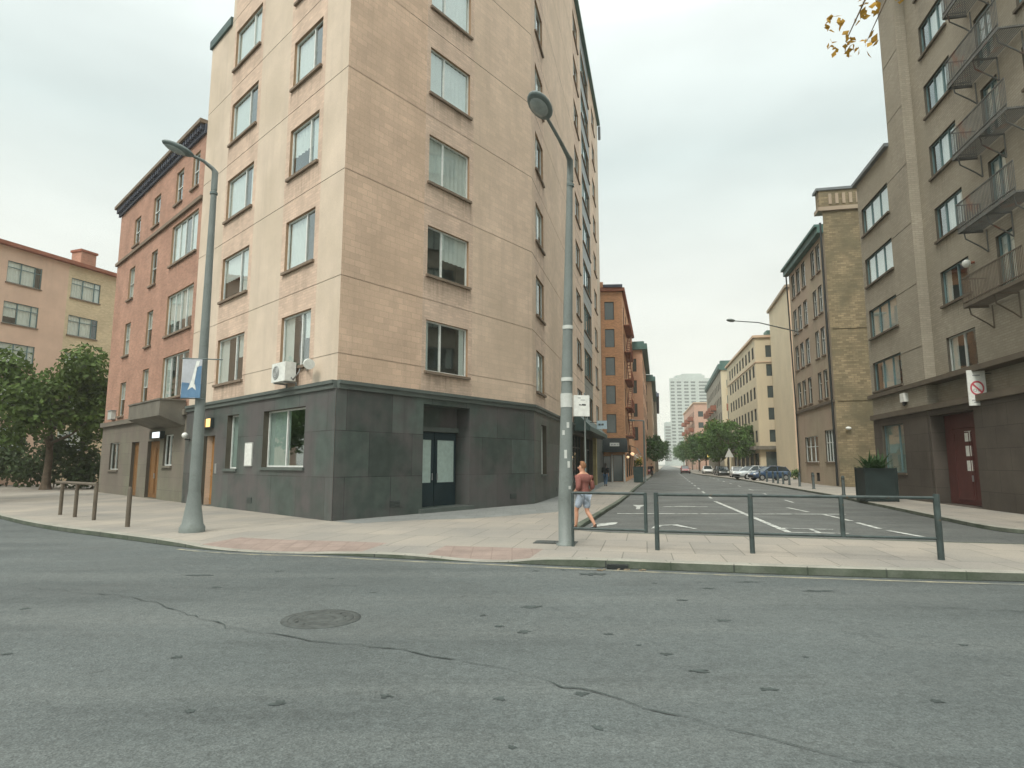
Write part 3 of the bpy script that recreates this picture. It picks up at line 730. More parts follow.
a = thing('security_floodlight', 'small white floodlight on a wall bracket beside the air conditioner', 'floodlight', tuple(FL.pt(1.25, 5.0, .2)))
b = MB(); c0 = FL.pt(1.2, 5.02, .36); b.tube([FL.pt(1.42, 5.0, .3), c0, FL.pt(1.0, 4.97, .42)], [.10, .16, .17], 'white', 12); b.build('lamp_housing', a)
b = MB(); b.tube([FL.pt(1.9, 4.92, .03), FL.pt(1.6, 4.95, .2), FL.pt(1.4, 5.0, .3)], .03, 'offwhite', 6); b.build('bracket', a)
a = thing('notice_board', 'white notice board on the dark granite between two ground floor windows', 'notice board', tuple(FL.pt(6, 1.75, .06)))
b = MB(); fbox(b, FL, 5.7, 6.35, 1.75, 2.62, .055, .095, 'offwhite'); b.build('frame', a)
b = MB(); fbox(b, FL, 5.74, 6.31, 1.79, 2.58, .09, .1, 'white'); b.build('notice', a)
a = thing('light_box', 'amber lit box sign above the orange wooden door of the beige building', 'sign', tuple(FL.pt(10.1, 3.3, .1)))
b = MB(); fbox(b, FL, 9.62, 10.62, 3.32, 3.74, .055, .2, 'frame_dark'); b.build('casing', a)
b = MB(); fbox(b, FL, 9.66, 10.1, 3.36, 3.70, .2, .21, 'lightbox'); b.build('lit_panel', a)
b = MB(); fbox(b, FL, 10.14, 10.58, 3.36, 3.70, .2, .207, 'wood'); b.build('plain_panel', a)
a = thing('wall_lamp', 'small round white wall lamp between the two buildings on the left', 'lamp', tuple(FL.pt(12.3, 3.0, .1)))
b = MB(); b.ball(FL.pt(12.3, 3.08, .28), .13, 'white'); b.build('globe', a)
b = MB(); b.tube([FL.pt(12.3, 2.9, .05), FL.pt(12.3, 2.92, .28)], .03, 'frame_dark', 6); b.build('bracket', a)

# ------------------------------------------------------------------ red brick building on the left
t = thing('brick_building', 'red brick apartment building with slate blue cornice on the left', 'building', tuple(FL.pt(20, 0, -6)))
red_root = t
w = MB(); HR = 18.15; U0, U1 = 12.93, 27.7
wide = [(13.45, 17.2, z, z+2.1) for z in (5.05, 8.25, 11.95)]
nar1 = [(19.45, 20.5, z, z+1.95) for z in (4.95, 8.15, 11.55)]; nar2 = [(23.6, 24.75, z, z+1.95) for z in (4.6, 8.15, 11.55)]
topw = [(13.75, 14.7, 15.3, 17.1), (16.0, 17.1, 15.2, 17.0), (19.6, 20.8, 15.0, 16.75), (23.2, 24.4, 14.8, 16.5)]
facade(w, FL, U0, U1, 4.2, HR, wide+nar1+nar2+topw, 'red_brick', reveal='reveal', rd=.22, off=-.04)
pts = [FL.xy(U1, -.04), FL.xy(U1, -12), FL.xy(U0, -12)]
for a_, b_ in zip(pts, pts[1:]): w.face([(a_[0], a_[1], 0), (b_[0], b_[1], 0), (b_[0], b_[1], HR), (a_[0], a_[1], HR)], 'red_brick')
w.face([(*FL.xy(U0, -12), 4), (*FL.xy(U0, -.04), 4), (*FL.xy(U0, -.04), HR), (*FL.xy(U0, -12), HR)], 'red_brick')
w.face([(*p, HR) for p in (FL.xy(U0, -.04), *pts)], 'coping')
w.build('wall', t)
b = MB()
gr = [(14.7, 16.0, 1.75, 2.98+.25, .8), (16.6, 18.5, GZ+.03, 2.98, .6), (20.0, 21.3, GZ+.03, 3.0, .6), (23.7, 25.7, 1.5, 3.05, .8)]
facade(b, FL, U0, U1, 0, 4.2, gr, 'red_stone', reveal='reveal_dark', rd=.2, off=.0)
b.build('ground_floor', t)
b = MB(); fbox(b, FL, U0+.02, U1+.1, 4.05, 4.3, -.03, .16, 'red_stone'); b.build('belt_course', t)
b = MB(); fbox(b, FL, U0+.02, U1+.05, 14.32, 14.5, -.03, .09, 'sill'); b.build('string_course', t)
b = MB()
fbox(b, FL, U0+.02, U1+.25, HR-.05, HR+.14, -.3, .34, 'sill'); fbox(b, FL, U0+.02, U1+.2, HR-.5, HR-.05, -.03, .08, 'cornice_blue')
for i in range(44): fbox(b, FL, U0+.15+i*.338, U0+.31+i*.338, HR-.34, HR-.06, .08, .24, 'cornice_blue')
b.build('cornice', t)
for z in (5.05, 8.25, 11.95): window(FL, t, 13.45, 17.2, z, z+2.1, mull=(.28, .5, .72), off=-.04, curtain=([(.05, .3), (.5, .97)] if z > 9 else ([(0, 1, .3)] if z > 8 else [(0, .15), (.8, 1)])), stain=1.0)
for o in nar1+nar2: window(FL, t, *o, mull=(), trans=.5, off=-.04, curtain=random.choice([[(0, .5)], [(0, 1, .5)], [(0, 1)]]), fm='offwhite', stain=.8)
for o in topw: window(FL, t, *o, mull=(), trans=.5, off=-.04, curtain=[(0, .6)])
window(FL, t, *gr[0][:4], mull=(.5,), curtain=None, sill='red_stone'); window(FL, t, *gr[3][:4], mull=(.5,), curtain=None, sill='red_stone', fm='offwhite')
leaf_door(FL, 16.63, 18.47, GZ+.04, 2.97, -.16, 'wood_dark', panels=[(16.8, 17.45, .4, 2.6), (17.65, 18.3, .4, 2.6)], root=t, hu=.52)
leaf_door(FL, 20.03, 21.27, GZ+.04, 2.98, -.16, 'wood_dark', panels=[(20.2, 21.1, .4, 2.6)], root=t, hu=.15)
b = MB()
A = [FL.pt(13.3, 4.75, 1.1), FL.pt(18.0, 4.75, 1.1)]
def quad(*p): b.face(p, 'concrete')
u0, u1, pr = 13.25, 18.0, 1.1
quad(FL.pt(u0, 3.98, pr), FL.pt(u1, 3.98, pr), FL.pt(u1, 4.68, pr), FL.pt(u0, 4.68, pr))
for u in (u0, u1): quad(FL.pt(u, 3.55, .01), FL.pt(u, 3.98, pr), FL.pt(u, 4.68, pr), FL.pt(u, 4.68, .01))
quad(FL.pt(u0, 3.55, .01), FL.pt(u1, 3.55, .01), FL.pt(u1, 3.98, pr), FL.pt(u0, 3.98, pr))
quad(FL.pt(u0+.1, 4.68, pr-.1), FL.pt(u1-.1, 4.68, pr-.1), FL.pt(u1-.1, 4.2, pr-.1), FL.pt(u0+.1, 4.2, pr-.1))
quad(FL.pt(u0+.1, 4.2, .01), FL.pt(u1-.1, 4.2, .01), FL.pt(u1-.1, 4.2, pr-.1), FL.pt(u0+.1, 4.2, pr-.1))
fbox(b, FL, u0-.04, u1+.04, 4.68, 4.75, pr-.12, pr+.04, 'concrete'); fbox(b, FL, u0-.04, u0+.12, 4.685, 4.745, .02, pr-.12, 'concrete'); fbox(b, FL, u1-.12, u1+.04, 4.685, 4.745, .02, pr-.12, 'concrete')
b.build('balcony', t)
a = thing('light_box', 'white lit box sign under the concrete balcony of the red building', 'sign', tuple(FL.pt(16.6, 3.1, .1)))
b = MB(); fbox(b, FL, 15.9, 17.6, 3.06, 3.42, .02, .22, 'frame_dark'); b.build('casing', a)
b = MB(); fbox(b, FL, 16.0, 17.1, 3.1, 3.38, .22, .23, 'lightbox_w'); b.build('lit_panel', a)
a = thing('junction_box', 'small pale box fixed to the far corner of the red brick building', 'box', tuple(FL.pt(25.6, 4.45, .0)))
b = MB(); fbox(b, FL, 25.2, 26.0, 4.45, 4.95, -.03, .2, 'offwhite'); b.build('casing', a)
b = MB(); fbox(b, FL, 25.15, 26.05, 4.95, 4.99, -.03, .24, 'sign_grey'); b.build('lid', a)

# ------------------------------------------------------------------ yellow brick block beyond the cross street
FY = Fr((-38, 58), (-.36, -.933), (0, 30))
t = thing('brick_building', 'yellow brick building with red chimney behind the tree at far left', 'building', tuple(FY.pt(8, 0, -5)))
w = MB(); HY = 19.6
opY = [(u, u+2.65, z, z+1.8) for u in (1.6, 6.75, 12.5) for z in (3.0, 6.4, 9.85, 13.25, 16.65)]
facade(w, FY, -3, 26, 0, HY, opY, lambda u, z: 'yellow_brick' if u < 4.55 else 'salmon', breaks_u=(4.55,), rd=.15)
for a_, b_ in ((FY.xy(26), FY.xy(26, -12)), (FY.xy(26, -12), FY.xy(-3, -12)), (FY.xy(-3, -12), FY.xy(-3))):
    w.face([(*a_, 0), (*b_, 0), (*b_, HY), (*a_, HY)], 'yellow_brick')
w.build('wall', t)
r = MB(); fbox(r, FY, -4.3, 26.3, HY, HY+.3, -12.2, .45, 'rust_panel'); ro = r.build('roof', t)
r = MB(); fbox(r, FY, 1.9, 3.3, HY+.3, HY+1.7, -1.8, -.5, 'red_brick'); fbox(r, FY, 1.8, 3.4, HY+1.7, HY+1.9, -1.9, -.4, 'rust_panel'); r.build('chimney', ro)
for o in opY: window(FY, t, *o, mull=(.2, .6), trans=.72, fm='frame_teal', far=False, depth=.08, curtain=random.choice([[(0, 1)], [(0, .6), (.62, 1, .3)], [(.2, 1)]]))

# ------------------------------------------------------------------ taupe building on the right
DR = (-.193, -.981); RO = (19.82, 33.7); FR = Fr(RO, DR, (0, 20))
t = thing('apartment_building', 'taupe apartment building with dark stone base and iron fire escape balconies on the right', 'building', (22, 26, 0))
taupe_root = t
w = MB(); UE = 24.0; BR = 4.25; HLOW, HT = 17.75, 26.0; REC = 6.1
rz = [5.74+2.93*k for k in range(8)]
rh = 1.55
c1 = [(.1, 3.75, z, z+rh) for z in rz[:4]]
c2 = [(7.3, 9.65, z-.0, z+rh-.05) for z in rz[:7]]
c3 = [(11.6, 12.7, z-.45, z+rh, .9) for z in rz[1:7]]
c4 = [(14.2, 16.6, z, z+rh-.05) for z in rz[:7]]
rg = [5.55+2.93*k+1.6 for k in range(6)]; rgz = [q for g in rg for q in (g-.02, g+.02)]
def ogr(u, z): return -.02 if any(abs(z-g) < .02 for g in rg) else 0
facade(w, FR, -.35, 4.3, BR, HLOW, c1, 'taupe', reveal='reveal_dark', offf=ogr, breaks_z=rgz)
facade(w, FR, 4.3, REC, BR, HT, [], 'taupe', reveal='reveal_dark', offf=ogr, breaks_z=rgz)
facade(w, FR, REC, UE, BR, HT, c2+c3+c4, 'taupe', reveal='reveal_dark', off=-.45)
w.face([FR.pt(REC, BR, 0), FR.pt(REC, BR, -.45), FR.pt(REC, HT, -.45), FR.pt(REC, HT, 0)], 'taupe')
w.face([FR.pt(4.3, HLOW, 0), FR.pt(4.3, HLOW, -14), FR.pt(4.3, HT, -14), FR.pt(4.3, HT, 0)], 'taupe')
e = [FR.xy(-.35, 0), FR.xy(-.35, -14), FR.xy(UE, -14), FR.xy(UE, -.45)]
for a_, b_ in zip(e, e[1:]): w.face([(*a_, 0), (*b_, 0), (*b_, HLOW), (*a_, HLOW)], 'taupe')
e2 = [FR.xy(4.3, -14), FR.xy(UE, -14), FR.xy(UE, -.45)]
for a_, b_ in zip(e2, e2[1:]): w.face([(*a_, HLOW), (*b_, HLOW), (*b_, HT), (*a_, HT)], 'taupe')
w.face([(*FR.xy(-.35), HLOW), (*FR.xy(4.3), HLOW), (*FR.xy(4.3, -14), HLOW), (*FR.xy(-.35, -14), HLOW)], 'coping')
w.face([(*FR.xy(4.3), HT), (*FR.xy(UE), HT), (*FR.xy(UE, -14), HT), (*FR.xy(4.3, -14), HT)], 'coping')
w.build('wall', t)
b = MB()
bo = [(.75, 3.45, 1.4, 3.82, .8)]
facade(b, FR, -.35, REC, 0, BR, bo, 'dark_base', reveal='reveal_dark', rd=.2, off=.03)
bo2 = [(6.3, 9.9, GZ+.02, 3.95, 1.0)]
facade(b, FR, REC, UE, 0, BR, bo2, 'dark_base', reveal='dark_base', rd=.55, off=.02)
b.build('ground_floor', t)
b = MB()
fbox(b, FR, -.45, UE, BR-.05, BR+.2, -.44, .16, 'taupe_trim'); b.build('belt_course', t)
b = MB(); fbox(b, FR, -.5, UE, 5.36, 5.56, -.44, .2, 'taupe_trim'); b.build('string_course', t)
b = MB(); fbox(b, FR, -.6, 4.28, HLOW, HLOW+.18, -.3, .2, 'coping'); fbox(b, FR, 4.2, UE, HT, HT+.3, -.5, .3, 'rust_panel'); b.build('coping', t)
for o in c1: window(FR, t, *o, fm='frame_teal', mull=(.33, .66), curtain=([(.02, .31), (.34, .98)] if o[2] > 8 else [(.2, .8), (.84, .98, .5)]), sill='taupe_trim', stain=1.0)
for i, o in enumerate(c2+c4): window(FR, t, *o, fm='frame_teal' if i else 'offwhite', mull=(.33, .66) if i > 1 else (.55,), off=-.45, curtain=([(.3, .98)] if o[2] > 8.8 else [(.0, .2)]), sill='taupe_trim', stain=1.0)
for o in c3: window(FR, t, *o[:4], fm='frame_teal', mull=(.5,), off=-.45, curtain=[(0, .9)], sill=None, name='balcony_door')
window(FR, t, *bo[0][:4], fm='frame_teal', mull=(.68,), curtain=[(.0, .8)], blind='blind', sill='taupe_trim')
leaf_door(FR, 7.0, 9.8, GZ+.04, 3.3, -.5, 'door_red', panels=[(7.15, 8.3, .4, 3.1), (8.5, 9.65, .4, 3.1)], root=t, hu=.5)
b = MB(); fbox(b, FR, 6.32, 6.95, GZ+.03, 3.93, -.75, -.52, 'door_red'); fbox(b, FR, 6.96, 9.88, 3.32, 3.93, -.75, -.5, 'door_red'); b.build('door_surround', t)
for z in (1.55, 2.15, 2.75): b = MB(); fbox(b, FR, 8.0, 8.5, z, z+.42, -.498, -.484, 'white'); b.build('door_notice', t)
a = thing('hanging_lamp', 'amber lit lamp hanging inside the ground floor window of the taupe building', 'lamp', tuple(FR.pt(2.9, 3.0, -.35)))
b = MB(); b.lathe(FR.pt(2.85, 3.15, -.5), [(.2, 0), (.22, .1), (.06, .3)], 'amber', 14); b.lathe(FR.pt(2.85, 2.85, -.5), [(.1, 0), (.16, .06), (.12, .2)], 'amber', 12); b.build('shade', a)
b = MB(); b.tube([FR.pt(2.85, 3.4, -.5), FR.pt(2.85, 3.8, -.5)], .012, 'black', 5); b.build('cord', a)
# iron fire-escape balconies, each a thing of its own
nm = ['lowest', 'second', 'third', 'fourth', 'topmost']
for k, z in enumerate((7.85, 10.78, 13.71, 16.64, 19.57)):
    a = thing('fire_escape_balcony', {'lowest': 'brownish iron fire escape balcony, lowest on the taupe building', 'second': 'dark iron fire escape balcony directly above the lowest one on the taupe building', 'third': 'dark iron fire escape balcony, third up on the taupe building', 'fourth': 'dark iron fire escape balcony, fourth up on the taupe building', 'topmost': 'topmost fire escape balcony on the taupe building at the upper right'}[nm[k]], 'balcony', tuple(FR.pt(13, z, 0)), 'fire escape balconies on the taupe building')
    m = 'rust_rail' if k == 0 else 'escape'; u0, u1, o1 = 10.75+.12*k, 14.6, .4; zt = z+1.05
    b = MB()
    for i in range(12): o = -.4+i*(o1+.4)/11; fbox(b, FR, u0, u1, z-.015, z+.01, o-.014, o+.014, m)
    for u in (u0, (u0+u1)/2, u1): fbox(b, FR, u-.03, u+.03, z-.08, z-.02, -.44, o1, m)
    fbox(b, FR, u0, u1, z-.1, z+.03, o1, o1+.03, m); fbox(b, FR, u0-.03, u0, z-.1, z+.03, -.44, o1, m)
    b.build('platform', a)
    b = MB()
    for zz in (zt, z+.12): fbox(b, FR, u0, u1, zz-.02, zz+.02, o1-.02, o1+.02, m); fbox(b, FR, u0-.02, u0+.02, zz-.02, zz+.02, -.44, o1-.02, m)
    for i in range(44): u = u0+(u1-u0)*i/43; fbox(b, FR, u-.009, u+.009, z+.03, zt-.02, o1-.009, o1+.009, m)
    for i in range(9): o = -.42+i*(o1+.42)/9; fbox(b, FR, u0-.008, u0+.008, z+.03, zt-.02, o-.009, o+.009, m)
    b.build('railing', a)
    for u in (u0+.25, (u0+u1)/2, u1-.25):
        b = MB(); b.tube([FR.pt(u, z-.95, -.43), FR.pt(u, z-.75, -.2), FR.pt(u, z-.4, .3), FR.pt(u, z-.09, o1-.05)], .028, m, 6); b.tube([FR.pt(u, z-.95, -.43), FR.pt(u, z-.08, -.43)], .025, m, 6); b.build('bracket', a)
a = thing('alarm_box', 'white alarm box between the two dark belts of the taupe building', 'alarm box', tuple(FR.pt(3.95, 4.95, .02)))
b = MB(); fbox(b, FR, 3.75, 4.2, 4.8, 5.22, .0, .2, 'white'); b.build('casing', a)
b = MB(); b.tube([FR.pt(4.0, 4.8, .1), FR.pt(4.05, 4.62, .16)], [.1, .06], 'black', 10); b.build('siren', a)
a = thing('wall_lamp', 'small white wall lamp beneath the second fire escape balcony', 'lamp', tuple(FR.pt(9.95, 9.7, -.4)))
b = MB(); b.ball(FR.pt(9.95, 9.75, -.22), .16, 'white'); b.build('globe', a)
b = MB(); b.tube([FR.pt(10.1, 9.75, -.44), FR.pt(9.98, 9.75, -.25)], .05, 'rust_panel', 8); b.build('bracket', a)
# projecting sign: red prohibition ring on white
a = thing('projecting_sign', 'white sign with red ringed emblem projecting from the taupe building by the red door', 'sign', (18.02, 23.6, 4.7))
sx = Vector((.93, -.37, 0)); sc0 = Vector((17.75, 23.5, 4.72)); sn = Vector((-.37, -.93, 0))
b = MB(); b.obox(sc0, sx*.29, sn*.04, Vector((0, 0, .68)), 'white'); b.build('panel', a)
b = MB()
def disc_ring(c, r0, r1, m, n=28, X=sx, Z=Vector((0, 0, 1)), zs=1.0):
    for i in range(n):
        p, q = 6.2832*i/n, 6.2832*(i+1)/n
        f = lambda r, x: c+X*r*math.cos(x)+Z*r*zs*math.sin(x)
        b.face([f(r0, p), f(r1, p), f(r1, q), f(r0, q)], m)
cc = sc0+sn*.045+Vector((0, 0, -.02)); disc_ring(cc, .17, .225, 'sign_red', zs=1.25)
b.face([cc+sx*p+Vector((0, 0, z))+sn*.002 for p, z in ((-.15, .13), (-.11, .18), (.15, -.13), (.11, -.18))], 'sign_red')
for p, z, r in ((-.07, -.08, .06), (.07, -.08, .06)): disc_ring(cc+sx*p+Vector((0, 0, z))-sn*.001, r-.018, r, 'sign_grey', 18)
for z, x in ((.47, .12), (-.48, .2), (-.56, .14)): b.obox(sc0+sn*.044+Vector((0, 0, z)), sx*x, sn*.003, Vector((0, 0, .02)), 'sign_grey')
b.build('emblem', a)
b = MB()
for z in (5.25, 4.2): b.tube([sc0+sx*.28+Vector((0, 0, z-4.72)), sc0+sx*.5+Vector((0, 0, z-4.72))], .02, 'black', 6)
b.build('bracket', a)

# ------------------------------------------------------------------ brown stucco / brick gabled building
BO = (24.6, 47.0); FBr = Fr(BO, (.2006, .9797), (0, 40)); FG = Fr(BO, (.98, -.2), (10, 0))
t = thing('brick_building', 'brown stucco building with a yellow brown brick gable and drainpipe', 'building', (28, 50, 0))
w = MB(); HBk = 20.5
bz4 = [7.05, 10.5, 13.95, 17.4]
oR = [(u, u+1.05, z, z+2.25) for z in bz4 for u in (1.5, 3.1)]
oL = [(u, u+1.15, z, z+2.25) for z in bz4 for u in (6.1, 8.0, 9.8)]
oG = [(1.0, 3.2, 2.0, 4.5), (5.3, 9.4, 2.0, 4.2), (5.4, 6.3, .4, 1.1), (7.2, 8.1, .4, 1.1)]
facade(w, FBr, 0, 11.8, 0, HBk, oR+oL+oG, 'stucco_brown', reveal='reveal_dark', rd=.22)
w.build('street_wall', t)
w = MB(); facade(w, FG, .0, 16, 0, HBk+1.2, [], 'yard_brick')
p = [FBr.xy(11.8), FBr.xy(11.8, -14), FG.xy(16)]
for a_, b_ in zip(p, p[1:]): w.face([(*a_, 0), (*b_, 0), (*b_, HBk), (*a_, HBk)], 'yard_brick')
w.face([(*BO, HBk), (*p[0], HBk), (*p[1], HBk), (*p[2], HBk)], 'coping'); w.build('gable_wall', t)
b = MB()
fbox(b, FG, -.35, 16, HBk+1.2, HBk+1.5, -1.0, .18, 'stucco_brown'); fbox(b, FG, -.2, 16, HBk+1.5, HBk+2.9, -.9, .0, 'yard_brick')
for i in range(14): fbox(b, FG, .5+i*.5, .72+i*.5, HBk+1.75, HBk+2.6, .0, .06, 'stucco_brown')
fbox(b, FG, -.4, 16, HBk+2.9, HBk+3.1, -1.0, .12, 'coping'); b.build('parapet', t)
b = MB(); fbox(b, FBr, .1, 12.1, HBk-.5, HBk, 0, .45, 'teal_roof'); fbox(b, FBr, .1, 12.2, HBk, HBk+.2, -.2, .65, 'teal_roof'); b.build('gutter_cornice', t)
for f_, z0, z1, o_, m_ in ((FBr, 6.5, 6.72, .14, 'taupe_trim'), (FG, 6.6, 6.8, .06, 'yard_brick'), (FG, 12.2, 12.4, .06, 'yard_brick')):
    b = MB(); fbox(b, f_, .05 if f_ is FBr else .2, 11.8 if f_ is FBr else 16, z0, z1, 0, o_, m_); b.build('belt_course', t)
b = MB(); b.tube([FBr.pt(.15, HBk+.3, .18), FBr.pt(.15, 0.2, .16)], .09, 'black', 8); b.build('drainpipe', t)
b = MB(); b.tube([FBr.pt(11.6, HBk-.6, .3), FBr.pt(11.5, 6.8, .12), FBr.pt(11.5, .2, .12)], .07, 'black', 8); b.build('drainpipe', t)
for o in oR+oL: window(FBr, t, *o, mull=(), trans=.6, curtain=[(0, .55)], fm='offwhite')
for o in oG[:2]: window(FBr, t, *o, mull=(.33, .66), trans=.6, curtain=None, fm='frame_white')
b = MB()
for o in oG[2:]:
    for i in range(5): u = o[0]+(o[1]-o[0])*(i+.5)/5; fbox(b, FBr, u-.02, u+.02, o[2], o[3], -.1, -.06, 'black')
b.build('basement_grille', t)
a = thing('wall_lamp', 'small white wall lamp on the brick gable beside the drainpipe', 'lamp', tuple(FG.pt(.9, 4.5, .1)))
b = MB(); b.ball(FG.pt(.75, 4.5, .22), (.22, .12, .12), 'white'); b.build('shade', a)
b = MB(); b.tube([FG.pt(1.0, 4.5, .0), FG.pt(.8, 4.5, .2)], .03, 'black', 6); b.build('bracket', a)
# street lamp on a long arm fixed to that building
a = thing('street_lamp', 'street lamp on a long thin outreach arm fixed to the brown stucco building', 'street lamp', tuple(FBr.pt(9.6, 13.8, .05)))
q0 = FBr.pt(9.6, 14.0, .02); q1 = Vector((17.7, 48.4, 13.15))
b = MB(); b.tube([q0, q0.lerp(q1, .3)+Vector((0, 0, .1)), q0.lerp(q1, .65)+Vector((0, 0, .22)), q1], [.06, .055, .045, .04], 'pole', 8); b.build('arm', a)
b = MB(); dd = (q1-q0).normalized(); h = q1+dd*.5; b.ball(h, (.62, .2, .13), 'pole', X=dd, Y=Vector((-dd.y, dd.x, 0)).normalized(), Z=(0, 0, 1)); b.build('lamp_head', a)
b = MB(); fbox(b, FBr, 9.4, 9.8, 13.7, 14.3, .0, .05, 'pole'); b.build('wall_plate', a)

# ------------------------------------------------------------------ buildings down the side street
def block(name, label, poly, h, m, loc, faces, roofm='coping', cat='building', parapet=None):
    """poly: footprint; faces: {edge index: (list of (u0,u1,z0,z1), window frame material, mullions)}"""
    t = thing(name, label, cat, loc); w = MB(); n = len(poly)
    cx = sum(p[0] for p in poly)/n; cy = sum(p[1] for p in poly)/n; allf = []
    for i in range(n):
        a, b_ = poly[i], poly[(i+1) % n]
        mm = m[i] if isinstance(m, dict) and i in m else (m['*'] if isinstance(m, dict) else m)
        Ln = math.hypot(b_[0]-a[0], b_[1]-a[1])
        mid = ((a[0]+b_[0])/2, (a[1]+b_[1])/2); out = (mid[0]*2-cx, mid[1]*2-cy)
        fr = Fr(a, (b_[0]-a[0], b_[1]-a[1]), out)
        if i in faces:
            ops, fm, mull = faces[i]; facade(w, fr, 0, Ln, 0, h, ops, mm, reveal='reveal_dark', rd=.18, room=.5); allf.append((fr, ops, fm, mull, Ln))
        else: w.face([(*a, 0), (*b_, 0), (*b_, h), (*a, h)], mm)
    w.face([(*p, h) for p in poly], roofm); w.build('wall', t)
    r = MB()
    for i in range(n):
        a, b_ = poly[i], poly[(i+1) % n]; Ln = math.hypot(b_[0]-a[0], b_[1]-a[1]); mid = ((a[0]+b_[0])/2, (a[1]+b_[1])/2)
        fr = Fr(a, (b_[0]-a[0], b_[1]-a[1]), (mid[0]*2-cx, mid[1]*2-cy))
        fbox(r, fr, -.2, Ln+.2, h, h+.35, -.35, .3, parapet or roofm)
    r.build('roof_coping', t)
    for fr, ops, fm, mull, Ln in allf:
        for o in ops: window(fr, t, *o[:4], fm=fm, mull=mull, far=True, sill=None, depth=.12)
    return t, allf
def gridw(us, w_, zs, h_): return [(u, u+w_, z, z+h_) for u in us for z in zs]

# orange brick corner building on the left side
D2 = Vector((.2304, .9731, 0)); E0 = FB.pt(34.75, 0)
oa = (E0.x-1.0, E0.y+.15); ob = (E0.x+2.15, E0.y-.05); oc = (ob[0]+D2.x*24, ob[1]+D2.y*24); od = (oa[0]-8+D2.x*24, oa[1]+D2.y*24); oe = (oa[0]-8, oa[1]+1)
zo = [4.85, 7.7, 10.55, 13.4, 16.2]
t, fcs = block('brick_building', 'orange brick corner building above the black shop awning', [oa, ob, oc, od, oe], 19.1, 'orange_brick', (ob[0], ob[1], 0),
      {0: (gridw([1.4], .95, zo, 1.85)+[(.95, 1.75, GZ, 2.6), (1.95, 2.9, GZ+.02, 2.7)], 'frame_dark', ()), 1: (gridw([2, 6, 10, 14, 18, 21.5], 1.3, zo, 1.85)+gridw([1.5, 6, 10.5, 15, 19.5], 3, [.5], 2.3), 'frame_dark', (.5,))}, 'rust_panel')
fo = fcs[1][0]
b = MB(); fbox(b, fcs[0][0], -.1, 1.3, 19.45, 20.1, -1.2, .06, 'orange_brick'); b.build('parapet', t)
b = MB(); fbox(b, fcs[0][0], 1.3, 3.2, 19.46, 19.75, -.5, .4, 'cornice_blue'); b.build('eaves', t)
b = MB(); fbox(b, fcs[0][0], -.0, 3.2, 3.3, 3.5, .0, .12, 'ochre'); fbox(b, fcs[0][0], 1.78, 1.92, 0, 2.75, 0, .1, 'frame_white'); fbox(b, fcs[0][0], 2.93, 3.1, 0, 2.75, 0, .1, 'frame_white'); b.build('shop_surround', t)
# awning with white name panel
aw = MB(); fa_ = fcs[0][0]
prof = [(0.02, 4.35), (.55, 4.25), (1.0, 3.95), (1.25, 3.5), (1.3, 2.95)]
aw.grid([[fa_.pt(u, z, o) for o, z in prof] for u in (.75, 3.25)], 'awning', smooth=True)
for u in (.75, 3.25): aw.face([fa_.pt(u, z, o) for o, z in prof]+[fa_.pt(u, 2.95, .02)], 'awning')
ao = aw.build('awning', t)
b = MB(); fbox(b, fa_, 1.55, 2.45, 3.52, 3.85, 1.26, 1.30, 'white'); 
for i, ww in enumerate((.1, .06, .12, .05, .1)): fbox(b, fa_, 1.66+i*.15, 1.66+i*.15+ww, 3.62, 3.74, 1.30, 1.305, 'sign_grey')
b.build('name_panel', ao)
b = MB(); b.tube([fa_.pt(3.3, 2.9, .8), fa_.pt(3.3, 2.6, .8)], [.02, .1], 'black', 8); b.ball(fa_.pt(3.3, 2.5, .8), .14, 'bulb'); b.build('awning_lamp', t)
for q in (2.0, 5.0): b = MB(); b.tube([fo.pt(q, 3.1, .0), fo.pt(q, 3.0, .5)], .03, 'black', 6); b.ball(fo.pt(q, 2.85, .55), .15, 'bulb'); b.build('shop_lamp', t)
for u in (9,): b = MB(); b.grid([[fo.pt(uu, z, o) for o, z in ((.02, 3.9), (.8, 3.6), (1.2, 2.9))] for uu in (6.5, 12)], 'canopy_green'); b.build('awning', t)
# zig-zag iron stairs on the street front
b = MB()
for k, z in enumerate(zo):
    fbox(b, fo, 1.6, 8.2, z-.25, z-.17, .02, .7, 'rust_panel')
    for zz in (z+.3, z+.8): fbox(b, fo, 1.6, 8.2, zz-.02, zz+.02, .66, .7, 'rust_panel')
    for i in range(15): u = 1.6+6.6*i/14; fbox(b, fo, u-.02, u+.02, z-.17, z+.8, .66, .7, 'rust_panel')
    if k < 4:
        s0, s1 = (2.4, 7.4) if k % 2 else (7.4, 2.4)
        for o in (.2, .55): b.tube([fo.pt(s0, z-.2, o), fo.pt(s1, z+2.6, o)], .05, 'rust_panel', 5)
        for i in range(10): q = (i+.5)/10; fbox(b, fo, s0+(s1-s0)*q-.13, s0+(s1-s0)*q+.13, z-.2+2.8*q-.015, z-.2+2.8*q+.015, .2, .55, 'rust_panel')
b.build('fire_escape', t)
